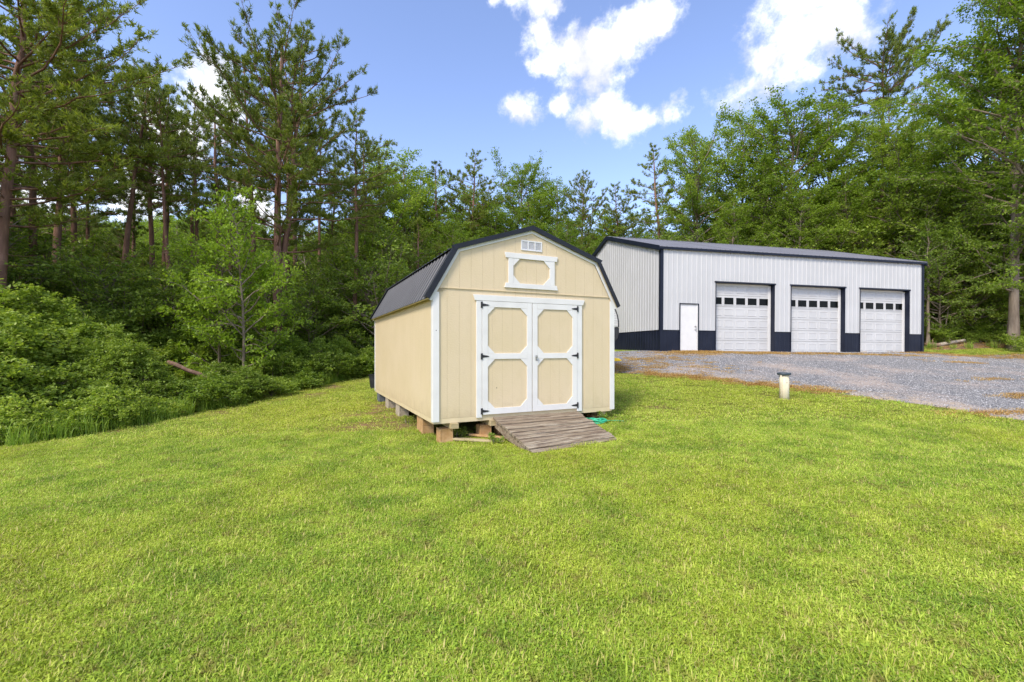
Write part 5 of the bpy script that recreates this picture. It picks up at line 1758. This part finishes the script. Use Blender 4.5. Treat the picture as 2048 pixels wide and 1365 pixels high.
# loose gravel stones
def stone(seed):
    g = np.random.default_rng(seed)
    mb = MB(); a = [(0, 0, .5), (.5, 0, 0), (0, .5, 0), (-.5, 0, 0), (0, -.5, 0), (0, 0, -.4)]
    mb.v = [tuple(np.array(p) + g.normal(0, .1, 3)) for p in a]
    mb.f = [(0, 1, 2), (0, 2, 3), (0, 3, 4), (0, 4, 1), (5, 2, 1), (5, 3, 2), (5, 4, 3), (5, 1, 4)]
    me = mb.mesh('stone', M['stone'])
    return me


m_, t_, p_ = new_mat('loose_stone')
oi_ = N(t_, 'ShaderNodeObjectInfo')
t_.links.new(ramp(t_, oi_.outputs['Random'], [(0, (.11, .11, .11)), (.4, (.25, .245, .245)), (.75, (.42, .41, .405)), (1, (.62, .60, .58))]), p_.inputs['Base Color'])
p_.inputs['Roughness'].default_value = .85
M['stone'] = m_
n = 42000
y = 6 + 15 * g5.random(n) ** 1.2; x = g5.uniform(.1, 1.3, n) * y
m = inpoly(x, y, GRAVEL); x, y = x[m], y[m]
z = G(x, y) + .4 * .012 * np.sin(x * 2.1 + 1.3 * np.sin(y * 1.7)) * np.sin(y * 1.9 + np.sin(x * .9)) + .030
n = len(x)
scatter('loose_gravel', np.stack([x, y, z], 1), g5.uniform(0, 6.28, (n, 3)), g5.uniform(.012, .036, n), g5.integers(0, 3, n), [stone(1), stone(2), stone(3)], [M['stone']], 'loose crushed grey stone on the drive')

# undergrowth and far woods that read as one mass
CLR = LAWN[:10] + [(21.2, 24.6), (30, 23.6), (60, 18), (60, -40), (-20, -40), (-16, -5), (-13, 3)]
def floor_points(n, x0, x1, y0, y1, clear=0):
    x = g5.uniform(x0, x1, n); y = g5.uniform(y0, y1, n)
    m = ~inpoly(x, y, CLR)
    m &= np.hypot(x, y) > 8
    if clear: m &= dist_poly(x, y, CLR + CLR[:1]) > clear
    m &= np.abs(x) < 1.6 * np.maximum(y, 4) + 12
    return x[m], y[m]


x1_, y1_ = floor_points(1600, -50, 60, 3, 48, 2.2)
n = len(x1_); hgt = g5.uniform(.55, 1.15, n)
scatter('undergrowth', np.stack([x1_, y1_, G(x1_, y1_) - .03], 1), np.stack([np.zeros(n), np.zeros(n), g5.uniform(0, 6.28, n)], 1), hgt, g5.integers(0, 4, n),
        [s[:2] for s in SHRUBS], [M['shrub']], 'dense leafy undergrowth on the forest floor')
# far woods: behind everything, trees nobody could count
x2, y2 = floor_points(600, -75, 85, 38, 78)
hz = np.interp(x2 / y2 * F + U0, [-400, 0, 250, 430, 620, 740, 900, 1200, 1330, 1500, 1700, 2000, 2400], [350, 380, 430, 400, 440, 410, 420, 470, 460, 400, 360, 330, 300])
n = len(x2); kinds_ = [b[:2] for b in (BROADS[1], BROADS[3], PINES[0], PINES[5])]; h0 = np.array([14, 14, 16, 10.]); pk = g5.choice(4, n, p=[.33, .33, .2, .14])
gzv = G(x2, y2); Hh = ((HV - hz) / F * y2 + EYE - gzv) * g5.uniform(.72, 1.0, n)
sc_ = Hh / h0[pk]
scatter('distant_woods', np.stack([x2, y2, gzv], 1), np.stack([np.zeros(n), np.zeros(n), g5.uniform(0, 6.28, n)], 1), sc_, pk, kinds_, [M['broad']], 'woods far behind the clearing')
x3, y3 = floor_points(900, -60, 70, 30, 60)
n = len(x3)
scatter('distant_thicket', np.stack([x3, y3, G(x3, y3) - .1], 1), np.stack([np.zeros(n), np.zeros(n), g5.uniform(0, 6.28, n)], 1), g5.uniform(.7, 1.4, n), g5.integers(0, 2, n), [u_[:2] for u_ in UNDER], [M['broad']], 'shaded young growth deep in the woods')

# the same woods go on to the left and right of what the photo frames
def side_points(n, x0, x1, y0, y1):
    x = g5.uniform(x0, x1, n); y = g5.uniform(y0, y1, n)
    m = (np.abs(x) > 1.22 * np.maximum(y, 0) + 3.5) & ~inpoly(x, y, LAWN) & ~inpoly(x, y, GRAVEL) & (dist_poly(x, y, CLR + CLR[:1]) > 1.5)
    return x[m], y[m]


xa_, ya_ = side_points(150, -55, -17, 3, 34)
xb_, yb_ = side_points(150, 32, 85, 23.5, 60)
x4, y4 = np.concatenate([xa_, xb_]), np.concatenate([ya_, yb_])
n = len(x4); pk = g5.choice(4, n, p=[.25, .25, .4, .1]); pk = np.where((x4 > 0) & (pk >= 2), pk - 2, pk)
scatter('flanking_woods', np.stack([x4, y4, G(x4, y4) - .1], 1), np.stack([np.zeros(n), np.zeros(n), g5.uniform(0, 6.28, n)], 1), g5.uniform(.75, 1.1, n), pk, kinds_, [M['broad']], 'woods to either side of the clearing')
